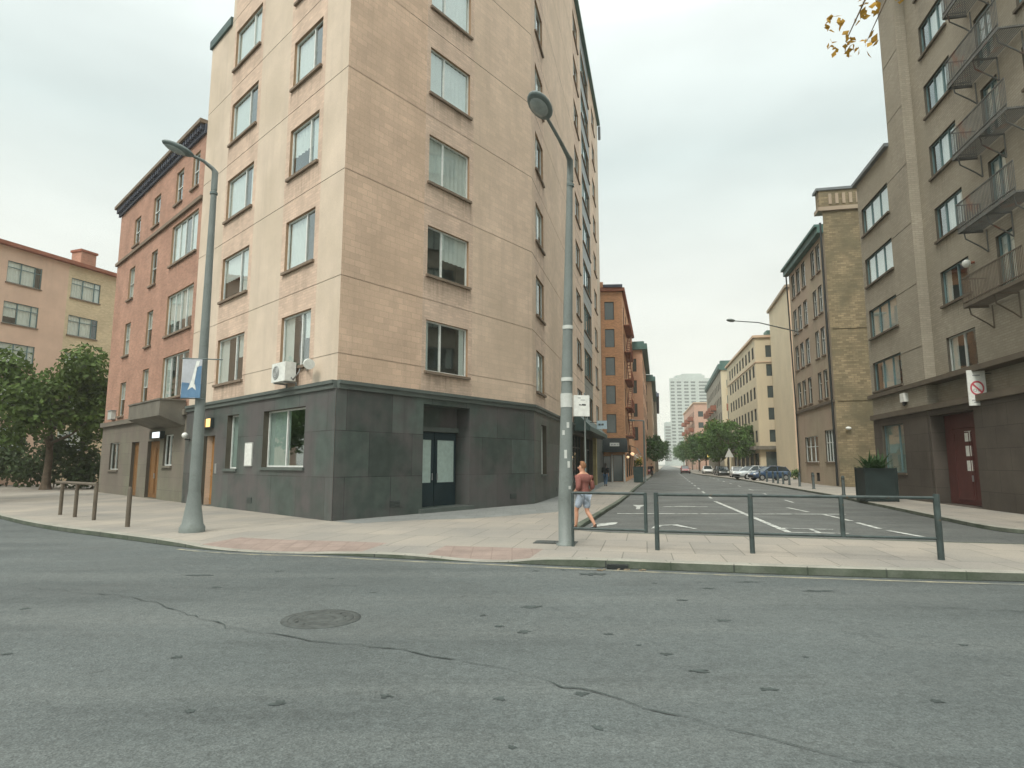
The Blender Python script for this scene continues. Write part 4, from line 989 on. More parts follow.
# further left-hand row, each front a little proud of the last
cur = Vector((oc[0], oc[1], 0))
specs = [('brick_building', 'orange tan brick building with green cornice beyond the orange corner building', 24, 1.3, 18.2, 'orange_brick2', 'teal_roof', [5, 8.2, 11.4, 14.4]),
         ('terrace_building', 'pale tan building with teal cornice further down the left side', 36, .9, 16.9, 'cream_pink', 'teal_roof', [4.6, 7.7, 10.8, 13.7]),
         ('terrace_building', 'grey green building far down the left side above the street trees', 50, .6, 18.0, 'taupe', 'cornice_blue', [4.6, 7.7, 10.8, 13.9])]
for nm_, lb, ln, out, hh, mm, rf, zz in specs:
    a0 = cur+Vector((D2.y, -D2.x, 0))*out; a1 = a0+D2*ln; b0 = a0-Vector((D2.y, -D2.x, 0))*12; b1 = b0+D2*ln
    n = int(ln/4.4)
    tt, ff = block(nm_, lb, [(b0.x, b0.y), (a0.x, a0.y), (a1.x, a1.y), (b1.x, b1.y)], hh, mm, (a0.x, a0.y, 0), {1: (gridw([1.2+ln/n*i for i in range(n)], 1.7, zz, 1.9), 'frame_dark', (.5,)), 0: (gridw([10.2], 1.0, zz, 1.8), 'frame_dark', ())}, rf)
    b = MB(); fbox(b, ff[1][0], -.4, ln+.4, hh-.8, hh, 0, .7, rf); fbox(b, ff[0][0], 9, 12.6, hh-.8, hh, 0, .5, rf); b.build('cornice', tt)
    cur = a1

# right-hand row beyond the brick gable
def rblock(name, label, corner, dstreet, ls, front, lf, h, m, faces, roofm, **k):
    c = Vector((*corner, 0)); ds = Vector((*dstreet, 0)).normalized(); df = Vector((*front, 0)).normalized()
    p = [c+df*lf, c, c+ds*ls, c+ds*ls+df*lf]
    return block(name, label, [(q.x, q.y) for q in p], h, m, (c.x, c.y, 0), faces, roofm, **k)
DST = (.235, .972); DF = (.985, -.17)
t, ff = rblock('gabled_building', 'tall blank pinkish cream building between the brown stucco building and the cream one', (34.2, 75), DST, 13.5, DF, 16, 23.6, {'*': 'cream_pink', 1: 'cream'}, {}, 'stucco_brown')
b = MB(); fbox(b, ff[0][0] if ff else Fr((34.2, 75), DF, (20, 0)), .2, 15, 12.5, 12.62, 0, .05, 'cream'); b.build('string_course', t)
zg = [5.0, 8.2, 11.4, 14.6, 17.4]
t, ff = rblock('office_building', 'cream corner building with square windows beside the blank gable', (35.8, 90), (.2, .98), 30, DF, 14, 20.3, {'*': 'cream', 0: 'cream'}, {0: (gridw([11.2], 1.35, zg, 1.75)+[(9.6, 13.2, GZ, 3.6)], 'frame_dark', (.5,)), 1: (gridw([1.2+3*i for i in range(9)], 1.5, zg, 1.75)+gridw([1+4.2*i for i in range(6)], 3, [.4], 3), 'frame_dark', (.5,))}, 'cream_pink')
b = MB(); fbox(b, ff[0][0], 8.5, 14.4, 3.9, 4.4, 0, .9, 'concrete'); fbox(b, ff[1][0], -.4, 28, 3.9, 4.4, 0, .9, 'concrete'); fbox(b, ff[0][0], 0, 14.1, 16.6, 16.75, 0, .12, 'cream_pink'); fbox(b, ff[1][0], 0, 30, 16.6, 16.75, 0, .12, 'cream_pink'); b.build('canopy', t)
b = MB(); fbox(b, ff[0][0], 9.0, 12.0, 20.65, 21.6, -3, -1, 'teal_roof'); b.build('roof_hatch', t)
ze = [4.6, 7.9, 11.2, 14.5, 17.8]
t, ff = rblock('apartment_building', 'tan apartment building with green roof band and rusty panels above the street trees', (44.2, 130), DST, 44, DF, 12, 21.6, {'*': 'taupe', 0: 'cream', 1: 'taupe'}, {0: (gridw([7.9], 3.0, ze, 1.7), 'frame_teal', (.5,)), 1: (gridw([2+4*i for i in range(10)], 1.7, ze, 1.7), 'frame_dark', (.5,))}, 'teal_roof')
b = MB(); fbox(b, ff[0][0], 0, 12, 21.95, 23.6, -1, .12, 'teal_roof'); fbox(b, ff[1][0], 0, 44, 21.95, 22.9, -1, .5, 'teal_roof'); b.build('roof_band', t)
for z in ze[:4]: b = MB(); fbox(b, ff[0][0], 7.7, 11.1, z+1.75, z+3.25, 0, .06, 'rust_panel' if z < 14 else 'yellow_brick'); b.build('spandrel_panel', t)
for z in ze[:4]:
    for u in (14, 22, 30, 38):
        b = MB(); fbox(b, ff[1][0], u, u+3.6, z-.3, z+.9, .02, 1.2, 'rust_panel'); b.build('balcony', t)
t, ff = rblock('apartment_building', 'pale pink apartment building in front of the white tower', (56.0, 190), (.2, .98), 46, DF, 14, 20.3, 'pink', {0: (gridw([4, 8, 11.4], 1.5, [6, 9.4, 12.8, 16.2], 1.7), 'frame_dark', ()), 1: (gridw([2+5*i for i in range(9)], 2, [6, 9.4, 12.8, 16.2], 1.8), 'frame_dark', ())}, 'cream_pink')
for z in (5.4, 8.8, 12.2, 15.6):
    for u in (4, 18, 32):
        b = MB(); fbox(b, ff[1][0], u, u+6, z-.3, z+.9, .02, 1.5, 'rust_panel'); b.build('balcony', t)
# white tower, and a slimmer slab behind it
tw = thing('tower_block', 'white high rise tower block with rows of windows at the end of the street', 'tower', (175, 600, 0))
b = MB(); fT = Fr((153.5, 600), (1, -.02), (150, 0)); Wt = 44.; Ht = 85.
opT = []
cols = [(1.2, 5.0), (7.2, 11.6), (14.2, 18.6), (20.8, 25.2), (28.6, 42.8)]
for r_ in range(24):
    z = 6+r_*3.22
    for c0, c1_ in cols: opT.append((c0, c1_, z, z+1.75))
facade(b, fT, 0, Wt, 0, Ht, opT, 'tower_white', reveal='tower_white', rd=.35, room=.4)
fT2 = Fr((153.5, 600), (.25, .97), (0, 600))
facade(b, fT2, 0, 26, 0, Ht, [(2, 10, 6+r_*3.22, 7.8+r_*3.22) for r_ in range(24)]+[(14, 22, 6+r_*3.22, 7.8+r_*3.22) for r_ in range(24)], 'tower_white', reveal='tower_white', rd=.35, room=.4)
q = [(153.5, 600), fT.xy(Wt), (fT.xy(Wt)[0]+6.5, fT.xy(Wt)[1]+25.2), (160, 625.2)]
for a_, b_ in ((q[1], q[2]), (q[2], q[3])): b.face([(*a_, 0), (*b_, 0), (*b_, Ht), (*a_, Ht)], 'tower_white')
b.face([(*p, Ht) for p in q], 'tower_white'); b.build('wall', tw)
b = MB(); fbox(b, fT, 8, 35, Ht, Ht+3.2, -16, -2, 'tower_white'); fbox(b, fT, 14, 33, Ht+3.2, Ht+5, -14, -4, 'tower_white'); b.build('plant_room', tw)
b = MB()
for c0, c1_ in cols:
    b.face([fT.pt(c0-.1, 4, -.3), fT.pt(c1_+.1, 4, -.3), fT.pt(c1_+.1, Ht-2, -.3), fT.pt(c0-.1, Ht-2, -.3)], 'glass_dark')
b.build('window_band', tw)
tw = thing('tower_block', 'slim pale slab tower far behind the left edge of the white tower', 'tower', (176, 700, 0))
b = MB(); fS = Fr((171.5, 700), (1, 0), (150, 0)); facade(b, fS, 0, 14, 0, 47.5, [(1.5, 12, 5+r_*3.4, 6.6+r_*3.4) for r_ in range(12)], 'tower_white', reveal='tower_white', rd=.3, room=.4)
for a_, b_ in (((171.5, 700), (178, 726)), ((185.5, 700), (192, 726)), ((178, 726), (192, 726))): b.face([(*a_, 0), (*b_, 0), (*b_, 47.5), (*a_, 47.5)], 'tower_white')
b.face([(171.5, 700, 47.5), (185.5, 700, 47.5), (192, 726, 47.5), (178, 726, 47.5)], 'tower_white'); b.build('wall', tw)
b = MB(); fbox(b, fS, 4, 9, 47.5, 49.2, -12, -4, 'tower_white'); b.build('plant_room', tw)

# ------------------------------------------------------------------ trees
def leaf_cloud(mb, clusters, n, size, m, rnd, flat_=.9):
    tot = sum(c[1]**2 for c in clusters)
    for c, r in clusters:
        k = int(n*r*r/tot)
        for _ in range(k):
            d = Vector((rnd.gauss(0, 1), rnd.gauss(0, 1), rnd.gauss(0, .8))).normalized()*r*(rnd.random()**.45)
            p = c+d; s = size*(.6+.8*rnd.random())
            nrm = (d.normalized()*.6+Vector((rnd.gauss(0, 1), rnd.gauss(0, 1), rnd.gauss(.4, 1)))*.6).normalized()
            t1 = nrm.orthogonal().normalized(); a = rnd.random()*6.283
            u = t1*math.cos(a)+nrm.cross(t1)*math.sin(a); v = nrm.cross(u)
            mb.face([p-u*s*.5, p+v*s*.32+nrm*s*.06, p+u*s*.5, p-v*s*.32+nrm*s*.06], m)

def tree(name, label, loc, h, rad, crown0, n, leaf, m, seed, group=None, tr=.16, lean=(0, 0), cat='tree'):
    rnd = random.Random(seed); x, y, z = loc
    t = thing(name, label, cat, loc, group); base = Vector(loc)
    b = MB(); topz = h*.62
    ax = [base+Vector((lean[0]*q*q*topz, lean[1]*q*q*topz, q*topz)) for q in (0, .08, .35, .7, 1)]
    ax = [p+Vector((rnd.gauss(0, .05), rnd.gauss(0, .05), 0)) if i > 1 else p for i, p in enumerate(ax)]
    b.tube(ax, [tr*1.5, tr, tr*.85, tr*.6, tr*.3], 'trunk', 9)
    cl = []; cc = base+Vector((lean[0]*topz, lean[1]*topz, (h+crown0)/2)); rz_ = (h-crown0)/2
    nb = 9
    for i in range(nb):
        a = 6.283*i/nb+rnd.random(); q = .35+.6*rnd.random(); st = ax[2].lerp(ax[4], rnd.random())
        en = cc+Vector((math.cos(a)*rad*.7*q**.3, math.sin(a)*rad*.7*q**.3, rz_*rnd.uniform(-.45, .75)))
        mid = st.lerp(en, .5)+Vector((0, 0, -.04*h))
        b.tube([st, mid, en], [tr*.42, tr*.25, tr*.08], 'trunk', 6)
        cl.append((en, rad*rnd.uniform(.28, .42)))
    for i in range(22):
        d = Vector((rnd.gauss(0, 1), rnd.gauss(0, 1), rnd.gauss(0, 1))).normalized()
        q = rnd.uniform(.55, .98)
        cl.append((cc+Vector((d.x*rad*q, d.y*rad*q, d.z*rz_*q)), rad*rnd.uniform(.1, .3)))
    b.build('trunk', t)
    lf = MB(); leaf_cloud(lf, cl, n, leaf, m, rnd); lf.build('crown', t, uv=False)
    return t

tree('street_tree', 'broad green tree in front of the yellow brick building at far left', (-31.2, 42, GZ), 9.6, 4.3, 1.9, 9500, .34, 'leaf_olive', 3, tr=.26)
tree('street_tree', 'leafy green tree by the cross street left of the brown railing', (-28, 26.5, GZ), 9.0, 4.2, 2.4, 5000, .36, 'leaf', 8, tr=.22)
b = MB(); rnd = random.Random(5)
h = thing('hedge', 'dark uneven hedge behind the broad tree at far left', 'hedge', (-40, 46, 0))
lf = MB(); leaf_cloud(lf, [(Vector((-52+1.35*i, 54-.62*i, 1.1+2.2*rnd.random())), rnd.uniform(.9, 1.7)) for i in range(18) for _ in (0, 1)], 9000, .34, 'hedge', rnd); lf.build('foliage', h, uv=False)
s = MB()
for i in range(18): s.tube([(-52+1.35*i, 54-.62*i, 0), (-52+1.35*i+.1, 54-.62*i, 1.4)], [.06, .03], 'trunk', 5)
s.build('stem', h)
GT = 'street trees on the left pavement of the side street'
for i, (x, y, hh, r) in enumerate(((20.5, 96, 6.4, 2.6), (24.5, 112, 7.2, 3.0), (29, 130, 7.4, 3.2), (35, 152, 8, 3.4), (43, 185, 8.5, 3.6))):
    tree('street_tree', ['dark green tree nearest the green planter box on the left side', 'second dark green tree along the left side of the side street', 'third dark green tree along the left side of the side street', 'fourth tree along the left side, small with distance', 'farthest tree along the left side of the side street'][i], (x, y, GZ), hh, r, 2.0, 2200, .42, 'leaf_dark', 20+i, GT, tr=.14)
GT = 'street trees on the right pavement of the side street'
for i, (x, y, hh, r, c0) in enumerate(((33.3, 96, 8.6, 4.3, 2.3), (37.5, 113, 8.4, 4.0, 2.2), (39.8, 128, 7.6, 3.8, 2.0), (45, 150, 8.6, 4.2, 2.2), (52.5, 182, 8.8, 4.4, 2.0), (62, 222, 9, 4.6, 2), (72, 262, 9.5, 5, 2))):
    tree('street_tree', ['bright green tree in front of the cream corner building, nearest of the right-hand row', 'second green tree of the right-hand row, behind the triangular sign', 'third green tree of the right-hand row, below the rusty panelled building', 'fourth green tree of the right-hand row, below the pale pink building', 'fifth green tree of the right-hand row, in front of the white tower', 'sixth tree of the right-hand row, small with distance', 'farthest tree of the right-hand row at the end of the street'][i], (x, y, GZ), hh, r, c0, 4200 if i < 3 else 2400, .42, ('leaf', 'leaf', 'leaf_dark', 'leaf', 'leaf_dark', 'leaf_dark', 'leaf_dark')[i], 40+i, GT, tr=.16)
h = thing('hedge', 'low bright green hedge at the foot of the blank cream gable', 'hedge', (33, 66, GZ))
lf = MB(); leaf_cloud(lf, [(Vector((31.2+.42*i, 69-.3*i, .75)), .62) for i in range(9)], 2200, .2, 'leaf', rnd); lf.build('foliage', h, uv=False)
s = MB()
for i in range(9): s.tube([(31.2+.42*i, 69-.3*i, GZ), (31.2+.42*i, 69-.3*i, .9)], [.03, .02], 'trunk', 5)
s.build('stem', h)
# tree standing beside the viewer, only its outermost twigs hang into the view
t = thing('street_tree', 'twigs with golden leaves hanging in at the top right', 'tree', (10.6, 5.2, GZ)); rnd = random.Random(12)
b = MB(); b.tube([(10.6, 5.2, 0), (10.5, 5.3, 1.5), (10.2, 5.6, 5), (9.6, 6.2, 9), (9.0, 6.8, 12)], [.28, .2, .17, .12, .06], 'trunk', 10)
b.tube([(10.1, 5.7, 6.0), (8.8, 7.3, 8.8), (7.3, 8.7, 10.0), (6.0, 9.4, 9.75), (5.55, 9.5, 8.8)], [.1, .07, .04, .02, .008], 'trunk', 7)
b.tube([(7.3, 8.7, 10.0), (6.3, 9.3, 9.7), (5.9, 9.5, 8.8)], [.03, .015, .006], 'trunk', 5)
b.tube([(10.0, 5.8, 7.5), (11.5, 6.4, 10.5), (12.4, 7, 12)], [.09, .06, .03], 'trunk', 6); b.build('trunk', t)
lf = MB(); leaf_cloud(lf, [(Vector(p), r) for p, r in (((5.3, 9.5, 8.7), .14), ((5.5, 9.5, 8.75), .18), ((5.7, 9.5, 8.72), .16), ((5.62, 9.45, 8.6), .1), ((5.95, 9.5, 8.75), .16), ((5.4, 9.5, 9.15), .2), ((5.9, 9.45, 9.3), .22), ((6.4, 9.2, 9.65), .3), ((7.0, 8.8, 10.1), .35))], 150, .13, 'leaf_gold', rnd)
leaf_cloud(lf, [(Vector((11.5+rnd.gauss(0, 1), 6.5+rnd.gauss(0, .8), 11.5+rnd.gauss(0, .8))), 1.0) for i in range(8)], 900, .14, 'leaf_gold', rnd); lf.build('crown', t, uv=False)

# ------------------------------------------------------------------ street lamps
def lamp(label, base, ztop, r0, r1, armdir, L, rise, head_len, flare=True, lean=(0, 0), name='street_lamp'):
    t = thing(name, label, 'street lamp', base); x, y, z = base; d = Vector((armdir[0], armdir[1], 0)).normalized()
    b = MB()
    if flare: b.lathe(base, [(r0*2.1, 0), (r0*2.1, .12), (r0*1.75, .2), (r0*1.3, .62), (r0*1.02, 1.0)], 'pole', 20)
    else: b.lathe(base, [(r0*1.35, 0), (r0*1.35, .03), (r0*1.02, .05), (r0*1.0, 1.0)], 'pole', 20)
    b.build('base', t)
    b = MB(); n = 6
    b.tube([Vector((x+lean[0]*i/n, y+lean[1]*i/n, z+1.0+(ztop-z-1.0)*i/n)) for i in range(n+1)], [r0+(r1-r0)*i/n for i in range(n+1)], 'pole', 18); b.build('pole', t)
    p0 = Vector((x+lean[0], y+lean[1], ztop)); p1 = p0+d*L+Vector((0, 0, rise))
    b = MB(); b.tube([p0+Vector((0, 0, -.5)), p0+Vector((0, 0, .02)), p0+d*L*.12+Vector((0, 0, rise*.35)), p0+d*L*.5+Vector((0, 0, rise*.8)), p1], [r1*1.15, r1*1.15, r1*.8, r1*.62, r1*.55], 'pole', 12)
    b.tube([p0+Vector((0, 0, -.62)), p0+Vector((0, 0, -.56))], [r1*1.4, r1*1.4], 'pole_dark', 14); b.build('arm', t)
    b = MB(); X = (d*L*.5+Vector((0, 0, rise*.2))).normalized(); Y = Vector((-d.y, d.x, 0)); Z = X.cross(Y)
    c = p1+X*head_len*.42
    b.ball(c, (head_len*.5, head_len*.23, head_len*.13), 'pole_dark', X, Y, Z, 18, 10); ho = b.build('lamp_head', t)
    b = MB(); b.ball(c-Z*head_len*.05+X*head_len*.06, (head_len*.36, head_len*.18, head_len*.12), 'lamp_lens', X, Y, Z, 16, 8); b.build('lens', ho)
    return t
lampc = lamp('tall plain street lamp at the pavement corner beside the walking man', (1.14, 13.45, GZ), 8.72, .15, .062, (-.36, -.933), 1.75, .12, .95, flare=False, lean=(.19, 0))
for z0, z1, r in ((3.05, 3.35, .146), (3.62, 3.7, .146), (4.78, 4.86, .132)):
    b = MB(); xq = 1.14+.19*(z0-1.1)/7.6; b.tube([(xq, 13.45, z0), (xq, 13.45, z1)], [r-.012, r-.014], 'offwhite', 18); b.build('clamp_band', lampc)
for a_, z0, hh in ((-1.9, 1.95, .18), (-1.4, 1.75, .14), (-2.3, 2.45, .1), (-1.6, 2.6, .12), (-1.2, 1.3, .07)):
    n = 4; b = MB(); xq = 1.14+.19*max(0, z0-1.1)/7.6
    b.grid([[(xq+(.154-.0105*max(0, z0-1))*math.cos(a_+i*.14), 13.45+(.154-.0105*max(0, z0-1))*math.sin(a_+i*.14), z) for i in range(n)] for z in (z0, z0+hh)], 'offwhite'); b.build('sticker', lampc)
lampl = lamp('flared base street lamp with blue banner before the beige building', (-8.07, 15.98, GZ), 9.68, .145, .07, (-.70, -.71), .62, .28, .8, flare=True)
a = thing('lamp_banner', 'blue and grey banner with a white tapering emblem hung on the left lamp post', 'banner', (-8.2, 15.9, 3.6))
bx = Vector((1, .12, 0)).normalized(); bn = Vector((.12, -1, 0)).normalized(); bc = Vector((-8.20, 15.72, 4.0)); Zv = Vector((0, 0, 1))
b = MB(); b.obox(bc+Zv*.18, bx*.235, bn*.008, Zv*.32, 'ban_grey'); b.obox(bc-Zv*.32, bx*.235, bn*.008, Zv*.177, 'ban_blue'); bo = b.build('cloth', a)
b = MB(); o = bn*.010
P_ = lambda x, z: bc+o+bx*x+Zv*z
b.face([P_(.10, .46), P_(.18, .46), P_(.08, -.05), P_(.0, -.05)], 'white'); b.face([P_(.0, -.05), P_(.08, -.05), P_(.12, -.30), P_(.03, -.22), P_(-.08, -.30)], 'white')
b.face([P_(-.23, -.1), P_(-.02, -.12), P_(-.10, -.16), P_(-.23, -.16)], 'ban_blue'); b.face([P_(.12, .3), P_(.233, .34), P_(.233, -.16), P_(.07, -.15)], 'ban_blue'); b.build('emblem', bo)
b = MB(); b.tube([bc+Zv*.52-bx*.27, bc+Zv*.52+bx*.7+bn*-.1], .016, 'pole_dark', 6); b.build('bracket', a); b = MB(); b.tube([bc-Zv*.51-bx*.25, bc-Zv*.51+bx*.3-bn*.12], .014, 'pole_dark', 6); b.build('bracket', a)
lamp('slim green lamp post with a short arm beside the green planter box on the left', (12.85, 60.5, GZ), 6.0, .12, .08, (-1, 0), .8, .05, .7, flare=False)

# ------------------------------------------------------------------ railings and bollards
def rail_post(b, p, h=1.1, r=.047): b.tube([(p[0], p[1], GZ-.02), (p[0], p[1], GZ+h+.03)], r, 'rail', 12)
t = thing('guard_railing', 'long dark green guard railing with three posts across the side street mouth', 'railing', (5.3, 12.05, GZ))
fp, lp = Vector((2.9, 12.68, 0)), Vector((7.68, 11.40, 0)); dr = (lp-fp).normalized(); LN = (lp-fp).length
posts = (0, 1.78, LN)
for q in posts: b = MB(); rail_post(b, fp+dr*q, 1.1 if q < 4 else 1.13, .047 if q < 4 else .055); b.build('post', t)
b = MB(); b.tube([fp+Zv*(GZ+1.09), lp+Zv*(GZ+1.09)], .03, 'rail', 10); b.build('top_rail', t)
b = MB(); b.tube([fp+Zv*(GZ+.37), lp+Zv*(GZ+.37)], .026, 'rail', 10); b.build('bottom_rail', t)
b = MB(); q = fp+dr*3.38; b.tube([q+Zv*(GZ+.35), q+Zv*(GZ+1.09)], .042, 'rail', 10); b.build('upright', t)
t = thing('guard_railing', 'short dark green railing frame reaching from the lamp post past the walking man', 'railing', (2.0, 13.0, GZ))
g0, g1 = Vector((1.27, 13.22, 0)), Vector((2.70, 12.76, 0)); g1b = fp-dr*.16
b = MB(); b.tube([g0+Zv*(GZ+1.10), g1+Zv*(GZ+1.10)], .03, 'rail', 10); b.build('top_rail', t)
b = MB(); b.tube([g0+Zv*(GZ+.37), g1+Zv*(GZ+.37)], .026, 'rail', 10); b.build('bottom_rail', t)
b = MB(); b.tube([g1+Zv*(GZ+.33), g1+Zv*(GZ+1.12)], .036, 'rail', 10); b.build('upright', t)
b = MB(); b.tube([g0+Zv*(GZ-.02), g0+Zv*(GZ+1.1)], .03, 'rail', 10); b.build('post', t)
t = thing('guard_railing', 'brown metal railing with uprights along the kerb at far left', 'railing', (-14, 20.2, GZ))
h0, h1 = Vector((-12.75, 19.3, 0)), Vector((-15.75, 21.71, 0)); dh = (h1-h0).normalized()
b = MB(); b.tube([h0+Zv*(GZ+1.08), h1+Zv*(GZ+1.08)], .05, 'rust_rail', 10); b.build('top_rail', t)
for q in (.05, 1.75, 3.2): b = MB(); p = h0+dh*q; b.tube([p+Zv*(GZ-.02), p+Zv*(GZ+1.08)], .055, 'rust_rail', 10); b.build('post', t)
b = MB(); b.tube([(-10.48, 17.25, GZ-.02), (-10.48, 17.25, GZ+1.02), (-10.48, 17.25, GZ+1.08)], [.06, .06, .03], 'rust_rail', 12)
o = b.build('bollard'); tag(o, 'single tall brown bollard between the left railing and the lamp post', 'bollard')
BG = 'bollards along the right pavement'
bl = [(18.25, 34.6, 'dark green bollard nearest the square planter on the right pavement'), (20.75, 43.2, 'second dark bollard from the square planter, before the drainpipe'), (22.0, 48.0, 'third dark bollard from the square planter, before the ground floor windows'),
      (22.55, 51.0, 'fourth dark bollard from the planter, first of the close set by the blue car'), (23.0, 53.2, 'fifth dark bollard from the planter, in front of the blue car'), (23.4, 55.2, 'sixth dark bollard from the planter, in front of the blue car door'), (23.9, 57.4, 'seventh dark bollard from the planter, by the blue car bonnet'), (24.6, 60.5, 'eighth dark bollard from the planter, before the silver car'), (25.5, 64.5, 'ninth and farthest dark bollard, before the white car')]
r0 = None
for x, y, lb in bl:
    if r0 is None:
        r0 = thing('bollard', lb, 'bollard', (x, y, GZ), BG)
        b = MB(); b.lathe((x, y, GZ-.02), [(.11, 0), (.11, .06), (.085, .08), (.085, 1.02), (.05, 1.08)], 'rail', 14); b.build('shaft', r0)
        b = MB(); b.lathe((x, y, GZ+.86), [(.092, 0), (.092, .06)], 'black', 14); b.build('band', r0)
    else: clone(r0, (x, y, GZ), lb)

# ------------------------------------------------------------------ planters, signs
t = thing('planter', 'large square dark planter box on the right pavement', 'planter', (17.0, 29.3, GZ))
pd = (.97, -.2); s_ = 1.3
b = MB(); px = Vector((*pd, 0)).normalized(); py = Vector((-px.y, px.x, 0)); pc = Vector((17.0, 29.3, GZ))
for sg, ax, oth in ((1, px, py), (-1, px, py), (1, py, px), (-1, py, px)):
    L_ = s_/2 if ax is px else s_/2-.06
    b.obox(pc+oth*0+ax*sg*(s_/2-.03)+Zv*.76, (oth if True else ax)*(s_/2 if ax is px else s_/2-.061), ax*.03, Zv*.74, 'planter')
b.build('panel', t)
b = MB(); b.obox(pc+Zv*.02, px*.55, py*.55, Zv*.02, 'black'); b.obox(pc+Zv*1.36, px*.588, py*.588, Zv*.02, 'soil'); b.build('soil', t)
b = MB()
for sx_ in (-1, 1):
    for sy_ in (-1, 1): b.obox(pc+px*sx_*(s_/2)+py*sy_*(s_/2)+Zv*.77, px*.035, py*.035, Zv*.77, 'planter')
for zz in (.06, 1.47):
    for sg in (-1, 1): b.obox(pc+py*sg*(s_/2+.002)+Zv*zz, px*(s_/2-.04), py*.03, Zv*.045, 'planter'); b.obox(pc+px*sg*(s_/2+.002)+Zv*zz, py*(s_/2-.04), px*.03, Zv*.045, 'planter')
b.build('trim', t)
a = thing('planter_shrub', 'spiky dark green shrub growing in the square planter', 'plant', (17.0, 29.3, GZ+1.38)); rnd = random.Random(9)
b = MB()
for i in range(200):
    an = rnd.random()*6.283; el = rnd.uniform(.25, 1.45); L_ = rnd.uniform(.5, 1.1); w_ = .045
    o_ = pc+Zv*1.36+px*rnd.uniform(-.35, .35)+py*rnd.uniform(-.35, .35)
    d = Vector((math.cos(an)*math.cos(el), math.sin(an)*math.cos(el), math.sin(el))); sd = Vector((-math.sin(an), math.cos(an), 0))
    p1 = o_+d*L_*.6; p2 = p1+Vector((d.x, d.y, d.z*.45)).normalized()*L_*.45
    b.face([o_-sd*w_*.6, o_+sd*w_*.6, p1+sd*w_, p1-sd*w_], 'yucca'); b.face([p1-sd*w_, p1+sd*w_, p2], 'yucca')
b.build('foliage', a, uv=False)
b = MB(); b.tube([pc+Zv*1.36, pc+Zv*1.62], [.07, .05], 'trunk', 8); b.build('stem', a)
t = thing('planter', 'tall dark green planter box at the kerb of the left pavement', 'planter', (11.7, 58.2, GZ)); bx0 = Vector((11.75, 58.2, GZ))
b = MB(); b.box(bx0+Zv*.72, (.85, .85, 1.36), 'canopy_green', (.97, -.23)); b.box(bx0+Zv*1.42, (.93, .93, .07), 'canopy_green', (.97, -.23)); b.build('box', t)
b = MB(); b.box(bx0+Zv*1.463, (.8, .8, .012), 'soil', (.97, -.23)); b.build('soil', t)
a = thing('planter_flowers', 'yellow and white flowers in the tall green planter box', 'plant', tuple(bx0+Zv*1.45))
b = MB(); leaf_cloud(b, [(bx0+Zv*1.75, .42), (bx0+Zv*2.0+Vector((.1, 0, 0)), .3)], 260, .16, 'leaf_olive', rnd); b.build('foliage', a, uv=False)
b = MB(); leaf_cloud(b, [(bx0+Zv*2.1+Vector((.05, -.2, 0)), .38)], 70, .16, 'flower_yellow', rnd); leaf_cloud(b, [(bx0+Zv*2.35+Vector((-.1, -.1, 0)), .35)], 50, .17, 'white', rnd); b.build('flowers', a, uv=False)

t = thing('street_sign', 'thin pole with a white box sign high up behind the walking man', 'sign', (2.85, 24.2, GZ))
b = MB(); b.tube([(2.85, 24.2, GZ-.02), (2.85, 24.2, 4.6)], .032, 'pole', 10); b.build('pole', t)
b = MB(); sxx = Vector((.985, .17, 0)); syy = Vector((-.17, .985, 0)); c_ = Vector((2.7, 24.1, 4.08)); b.obox(c_, sxx*.31, syy*.09, Zv*.41, 'white'); so = b.build('sign_box', t)
b = MB()
for x, z, w_, h_ in ((-.08, .03, .035, .02), (.03, .035, .03, .03), (.11, .03, .05, .03), (-.03, .02, .02, .015), (-.1, .3, .06, .015), (.04, .22, .09, .012)): b.obox(c_-syy*.092+sxx*x+Zv*z, sxx*w_, syy*.002, Zv*h_, 'black' if z < .1 else 'sign_grey')
b.build('lettering', so)
b = MB()
for z in (3.85, 4.3): b.obox(Vector((2.83, 24.2, z)), sxx*.05, syy*.05, Zv*.02, 'sign_grey')
b.build('clamp', t)
t = thing('shop_sign', 'pale blue projecting shop sign before the orange brick building', 'sign', (6.4, 45, 4.3))
b = MB(); fb = FB.pt(20.4, 4.7, 1.12); c_ = Vector((6.55, 45.2, 4.66)); b.obox(c_, Vector((.36, -.03, 0)), Vector((.005, .06, 0)), Zv*.3, 'sign_blue'); so = b.build('panel', t)
b = MB()
for i, w_ in enumerate((.05, .035, .06, .04)): b.obox(c_+Vector((-.2+i*.13, -.066+.011*i*0, .02)), Vector((w_, -.004, 0)), Vector((0, .003, 0)), Zv*.07, 'black')
b.build('lettering', so)
b = MB(); b.tube([c_+Vector((-.36, .02, .18)), c_+Vector((-1.3, .2, .18))], .025, 'black', 6); b.build('bracket', t)
t = thing('road_sign', 'triangular road sign seen from behind on a grey post on the right pavement', 'road sign', (29.9, 86, GZ))
b = MB(); b.tube([(29.9, 86, 0), (29.9, 86, 4.0)], .05, 'pole', 8); b.build('post', t)
b = MB(); tri = [(-.62, 2.75), (.62, 2.75), (0, 3.95)]
b.face([(29.9+x, 85.9, z) for x, z in tri], 'sign_grey'); b.face([(29.9+x, 85.87, z) for x, z in tri], 'offwhite')
for (x0, z0), (x1, z1) in zip(tri, tri[1:]+tri[:1]): b.face([(29.9+x0, 85.9, z0), (29.9+x1, 85.9, z1), (29.9+x1, 85.87, z1), (29.9+x0, 85.87, z0)], 'offwhite')
b.build('plate', t)
